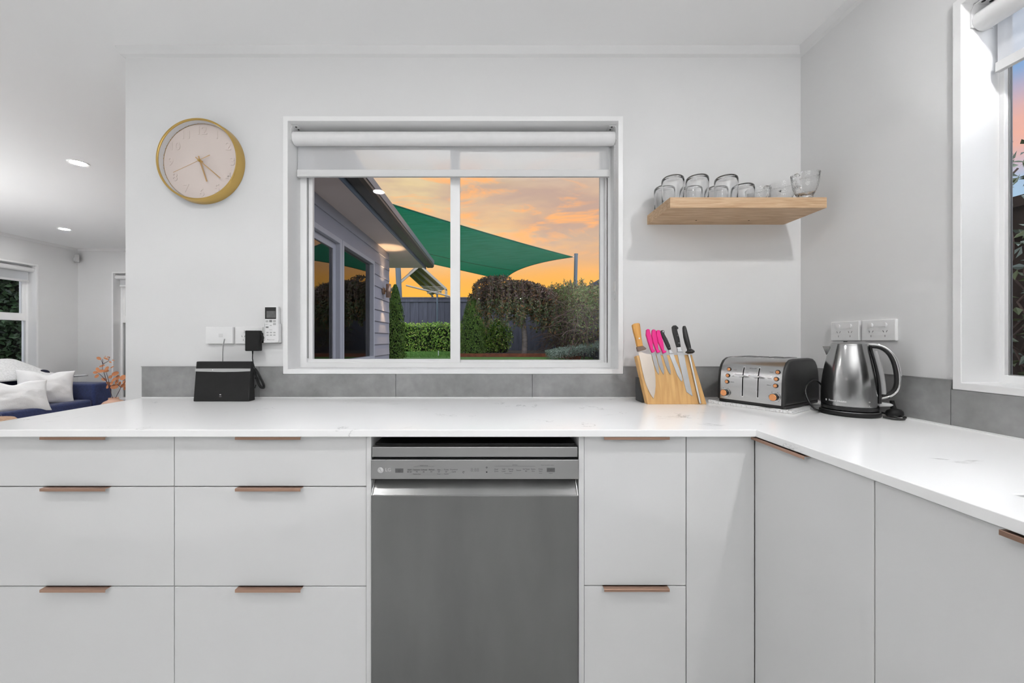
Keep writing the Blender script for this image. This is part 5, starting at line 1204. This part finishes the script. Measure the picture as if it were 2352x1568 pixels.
conifer(-2.02, 8.0, ZG, 2.30, .20, 'slim dark conifer standing at the corner of the grey wing')
conifer(-.50, 9.6, ZG, 2.25, .30, 'dark green conifer directly right of the window mullion', 6500)
# weeping tree
wt = plant('weeping_tree', 'weeping tree with drooping branches in the rusty raised bed', 'tree', (.86, 9.9, ZG+.02))
random.seed(11)
tr = [(.84, 9.9, ZG+.02), (.85, 9.9, 1.2), (.80, 9.9, 1.65), (.76, 9.9, 2.0), (.70, 9.9, 2.3)]
MB().tube(tr, .075, 12, r2=.05).build('trunk', bark_m, wt, smooth=60)
br = MB(); fo = MB(); fo2 = MB(); tw = MB()
tops = [(-.05, 9.8, 2.62), (.35, 9.7, 2.40), (.75, 9.8, 2.48), (1.15, 9.9, 2.44), (1.45, 9.9, 2.28), (.05, 10.1, 2.42), (.95, 10.2, 2.40)]
for T in tops:
    T = Vector(T); P0 = Vector((.72, 9.9, 2.2)); br.tube(smoothpts([P0, P0.lerp(T, .5)+Vector((0, 0, .12)), T], 4), .03, 6, r2=.015)
for _ in range(240):
    T = Vector(random.choice(tops[:5] if random.random() < .8 else tops)); a = random.random()*6.283; rad = random.uniform(.15, .55)
    if _ % 2 == 0:
        xq = random.uniform(-.35, 1.55); T = Vector((xq, 9.9+random.uniform(-.3, .3), 2.42-.30*((xq-.5)/1.1)**2+random.uniform(-.06, .10)))
    e = T+Vector((math.cos(a)*rad, math.sin(a)*rad*.8-.05, .05)); 
    if e.x < -.62: e.x = -.62+random.random()*.1
    if e.x > 1.75: e.x = 1.75-random.random()*.15
    drop = random.uniform(.40, 1.0) if e.x < 1.2 else random.uniform(.3, .8)
    if -.1 < e.x < .35 or .95 < e.x < 1.3: drop *= random.uniform(.55, 1.0)
    e.z -= .22*abs((e.x-.55)/1.1)**2
    if .3 < e.x < 1.0: drop *= random.uniform(.75, 1.15)
    pts = smoothpts([T, (T+e)/2+Vector((0, 0, .10)), e, e+Vector((.02, 0, -drop*.5)), e+Vector((random.gauss(0, .04), 0, -drop))], 5)
    tw.tube(pts, .0065, 4, cap=False, r2=.003)
    n0 = len(pts)
    for i, p in enumerate(pts):
        if i < 3: continue
        for _q in range(5 if i > 6 else 2): leaf_mesh(fo2 if p.z > 2.0+.25*random.random() else fo, p+rv()*.05, rv()+Vector((0, -.8, 0)), random.uniform(.07, .12), random.uniform(.022, .040))
for k in range(160):      # tangle of bare twigs on the crown
    T = Vector(random.choice([(-.08, 9.75, 2.60), (-.05, 9.75, 2.50), (.8, 9.75, 2.38), (1.3, 9.8, 2.34), (.4, 9.75, 2.30)])); r_ = random.uniform(.08, .26); a0 = random.random()*6.28; ax = rv(); 
    P = [T+Vector((math.cos(a0+q)*r_, random.uniform(-.15, .05), math.sin(a0+q)*r_*.6)) for q in (0, .6, 1.2, 1.8)]
    tw.tube(P, .005, 4, cap=False)
br.build('branch', bark_m, wt, smooth=60); tw.build('hanging_twigs', weeptop_m, wt, smooth=60, fix=False); 
lw_ = fo.build('foliage', weep_m, wt, fix=False); fo2.build('reddish_foliage', mat('russet_leaf', (.1, .06, .05), .6, island=[(0.163, 0.106, 0.094), (0.250, 0.175, 0.150), (0.112, 0.075, 0.062), (0.125, 0.138, 0.062), (0.300, 0.150, 0.075), (0.213, 0.163, 0.150)]), wt, fix=False)
# corten bed
bed = thing('garden_bed_edging', 'rusty corten steel edging around the raised garden bed', 'edging', (.5, 9, ZG))
MB().box(-3.2+2.3, 1.36, 9.0, 9.012, ZG-.1, .832).build('front_edge', corten_m, bed)
A, B = Vector((1.36, 9.0, 0)), Vector((1.73, 7.505, 0)); d = (B-A).normalized(); nn = Vector((-d.y, d.x, 0))*.012
MB().add([(v.x, v.y, z) for z in (ZG-.1, .832) for v in (A, B, B+nn, A+nn)], [(0, 1, 2, 3), (4, 7, 6, 5), (0, 4, 5, 1), (1, 5, 6, 2), (2, 6, 7, 3), (3, 7, 4, 0)]).build('side_edge', corten_m, bed)
struct(MB().box(-.88, 2.2, 9.012, 13.4, ZG, ZG+.03).build('soil_bed', soil_m), 'dark soil in the raised bed', 'soil')
# creeper and shrubs along the side fence
random.seed(5)
cr = plant('fence_creeper', 'tangled brown and green creeper covering the side fence', 'creeper', (1.9, 9.5, ZG))
fo = MB(); tw = MB()
for _ in range(11000):
    y = random.uniform(7.2, 13.0); x = 2.18-random.random()**1.5*.55; top = 2.20+(y-7.5)*.11+.12*noise.noise(Vector((y*1.3, 0, 0))); z = top-abs(random.gauss(0, .42)) if random.random() < .82 else random.uniform(ZG+.2, top)
    if z < ZG+.1: continue
    leaf_mesh(fo, Vector((x, y, z)), rv()+Vector((-.3, -.8, .4)), random.uniform(.05, .09), random.uniform(.018, .03))
for _ in range(620):
    y = random.uniform(7.3, 12.5); x = 2.05-random.random()*.45; z = random.uniform(1.0, 2.0+(y-7.5)*.1); p = Vector((x, y, z)); P = [p]
    v = rv()*.07; v.z = min(v.z, .02)
    for k in range(5): v = (v+rv()*.05+Vector((0, 0, -.012))); P.append(P[-1]+v)
    tw.tube(P, .005, 4, cap=False)
for _ in range(90):       # sprigs against the sky
    y = random.uniform(7.4, 12); x = 2.1-random.random()*.5; z = 2.18+(y-7.5)*.11; h_ = random.uniform(.05, .20); P = [Vector((x, y, z-.1)), Vector((x+random.gauss(0, .04), y, z+h_))]; tw.tube(P, .005, 4, cap=False)
    for k in range(12): leaf_mesh(fo, P[0].lerp(P[1], k/11)+rv()*.03, rv()+Vector((0, -.6, 0)), .07, .022)
fo.build('foliage', creeper_m, cr, fix=False); tw.build('bare_stems', twig_m, cr, smooth=60, fix=False)
sg = plant('sage_bush', 'low grey-green bush at the bottom right of the kitchen window', 'bush', (1.75, 7.6, ZG))
mb = MB()
for _ in range(6000):
    x = random.uniform(1.15, 2.15); y = random.uniform(7.3, 8.3); top = .92+.17*(x-1.1)+.06*noise.noise(Vector((x*6, y*6, 0))); z = top-abs(random.gauss(0, .07)); leaf_mesh(mb, Vector((x, y, max(z, ZG+.01))), rv()+Vector((0, -.5, .5)), .05, .012)
mb.build('foliage', sage_m, sg, fix=False)
# climber outside window 3
cl = plant('olive_climber', 'grey-green leafy climber on the brown fence outside the right window', 'climber', (2.1, 1.3, -.12))
fo = MB(); tw = MB()
for _ in range(70):
    y = random.uniform(.4, 2.2); x = 2.16-random.random()*.30; p = Vector((x, y, -.1)); ht = random.uniform(1.2, 2.15); P = [p]
    for k in range(14): P.append(p+Vector((random.gauss(0, .03), random.gauss(0, .04), ht*(k+1)/14)))
    P = smoothpts(P, 2); tw.tube(P, .0035, 5, cap=False)
    for q in P:
        if q.z > .4:
            for _k in range(2 if q.z < 1.5 else 5): leaf_mesh(fo, q+rv()*.035, rv(), random.uniform(.035, .06), random.uniform(.016, .026))
fo.build('foliage', olive_m, cl, fix=False); tw.build('bare_stems', twig_m, cl, smooth=60, fix=False)
# dark hedges outside the living windows
h = plant('tall_hedge', 'tall dark laurel hedge outside the living room window', 'hedge', (-7.4, 5.6, -.12))
core(-8.0, -7.35, 3.5, 8.0, -.12, 2.7, h); mb = MB()
for _ in range(6500):
    y = random.uniform(4.2, 7.6); z = random.uniform(.4, 2.9); leaf_mesh(mb, Vector((-7.25+random.gauss(0, .07), y, z)), rv()+Vector((.9, -.5, .3)), random.uniform(.07, .12), random.uniform(.04, .065))
mb.build('foliage', darkleaf_m, h, fix=False)

# ------------------------------------------------------------ shade sail, posts, gazebo, clothesline
A = Vector((2.00, 9.5, 3.205)); B = Vector((.44, 13, 3.17)); C = Vector((-3.4, 8.6, 3.30)); D = Vector((-3.4, 4.4, 3.45))
n = 24; V = []
def edge(P, Q, t, sag, tow): return P.lerp(Q, t)+(tow-(P+Q)/2)*sag*4*t*(1-t)
ctr = (A+B+C+D)/4
for i in range(n+1):
    for j in range(n+1):
        s_, t_ = i/n, j/n
        e0 = edge(A, B, s_, .14, ctr); e1 = edge(D, C, s_, .10, ctr); f0 = edge(A, D, t_, .085, ctr); f1 = edge(B, C, t_, .03, ctr)
        p = e0.lerp(e1, t_)+f0.lerp(f1, s_)-(A.lerp(B, s_).lerp(D.lerp(C, s_), t_)); p.z -= .10*math.sin(math.pi*s_)*math.sin(math.pi*t_); V.append(p)
mb = MB().add(V, [(i*(n+1)+j, i*(n+1)+j+1, (i+1)*(n+1)+j+1, (i+1)*(n+1)+j) for i in range(n) for j in range(n)])
ss = thing('shade_sail', 'green shade sail stretched over the garden', 'shade sail', (0, 9, 3.2))
o = mb.build('cloth', green_m, ss, smooth=80, fix=False); o.modifiers.new('s', 'SOLIDIFY').thickness = .003
hem = MB()
for f in (lambda t: edge(A, D, t, .085, ctr), lambda t: edge(B, C, t, .03, ctr), lambda t: edge(A, B, t, .14, ctr)): hem.tube([f(k/24) for k in range(25)], .010, 6)
mid = [V[(n//2+3)*(n+1)+j]-Vector((0, 0, .004)) for j in range(n+1)]; hem.tube(mid, .006, 4)
hem.build('hem', mat('dark_green_hem', (.01, .09, .05), .8, var=(5, .1)), ss, smooth=60)
po = thing('sail_post', 'leaning blue-grey steel post at the right corner of the green sail', 'post', (2.02, 9.5, ZG))
MB().tube([(2.03, 9.5, ZG), (2.085, 9.5, 3.27)], .045, 16).build('pole', post_m, po, smooth=60); MB().tube([(2.085, 9.5, 3.26), (2.086, 9.5, 3.285)], .050, 16).build('cap', post_m, po, smooth=60)
MB().tube([(2.00, 9.5, 3.205), (2.055, 9.5, 3.21)], .008, 6).build('shackle', chrome_m, po)
tag(MB().tube([(-3.30, 14.0, ZG), (-3.45, 14.0, 4.2)], .10, 16).build('sail_post', post_m, smooth=60), 'thick blue-grey post rising behind the back fence', 'post')
gz_ = thing('gazebo', 'neighbour gazebo with a pale gabled timber roof beyond the fence', 'gazebo', (-3.2, 18.3, ZG))
ap = (-3.19, 4.39); le = (-4.42, 3.33); re = (-2.00, 3.31)
def slope(a, b, t, y0, y1, off=0): return MB().add([(p[0]-.40*(y-17.0), y, p[1]+o_+off) for y in (y0, y1) for p, o_ in ((a, 0), (b, 0), (b, t), (a, t))], [(0, 1, 2, 3), (4, 7, 6, 5), (0, 4, 5, 1), (1, 5, 6, 2), (2, 6, 7, 3), (3, 7, 4, 0)])
q = slope(ap, le, .03, 17.1, 19.6, .12); q2 = slope(ap, re, .03, 17.1, 19.6, .12); q.add(q2.v, q2.f); q.build('roof_sheet', mat('brown_ply', (.16, .10, .06), .8, var=(3, .2)), gz_)
for y in (17.0, 17.9, 18.7, 19.5):
    for e in (le, re): slope(ap, e, .12, y, y+.07).build('rafter', canetimber_m, gz_)
for e in (le, re):
    for y in (17.0, 19.5): MB().box(e[0]*.97-.1-.05-.4*(y-17), e[0]*.97-.1+.05-.4*(y-17), y, y+.1, ZG, 3.38).build('post', canetimber_m, gz_)
slope((-3.22, 4.44), (-3.16, 4.44), .14, 17.0, 19.6).build('ridge_beam', canetimber_m, gz_)
cl_ = thing('clothesline', 'folded clothesline frame showing above the back fence', 'clothesline', (-1.9, 13.3, ZG))
def cz_(x, y, Y=13.3): return W(700+x/4.126, 500+y/4.126, Y)
MB().tube([cz_(960, 640), cz_(1180, 695), cz_(1375, 745)], .028, 8).tube([cz_(1160, 715), cz_(1300, 690)], .02, 8).build('frame_arm', canetimber_m, cl_, smooth=60)
MB().tube([cz_(1255, 720), Vector((cz_(1255, 720).x, 13.3, ZG))], .03, 8).build('pole', post_m, cl_, smooth=60)
lm_ = MB()
for k in range(5): lm_.tube([cz_(1090+k*22, 648+k*14), cz_(1300+k*14, 655+k*14)], .006, 4)
lm_.build('lines', canetimber_m, cl_)
tag(MB().tube([W(1007, 805, 9.4), W(1007, 826, 9.4)], .012, 8).build('garden_stake', whitep_m, smooth=60), 'thin white stake standing in the lawn before the hedge', 'stake')
# grass blades along the visible strip
random.seed(9); gb = MB()
for _ in range(9000):
    x = random.uniform(-3.4, -.95); y = random.uniform(8.6, 12.6); c = Vector((x, y, ZG)); a = random.random()*6.28; w_ = Vector((math.cos(a), math.sin(a), 0))*.006; t_ = c+Vector((random.gauss(0, .012), random.gauss(0, .012), random.uniform(.02, .045)))
    k = len(gb.v); gb.v += [tuple(c-w_), tuple(c+w_), tuple(t_)]; gb.f.append((k, k+1, k+2))
tag(gb.build('grass_blades', mat('grass_blade', (.07, .16, .03), .8, island=[(.06, .17, .03), (.14, .30, .06), (.22, .36, .09)]), fix=False), 'short mown grass in front of the clipped hedge', 'grass', kind='stuff')
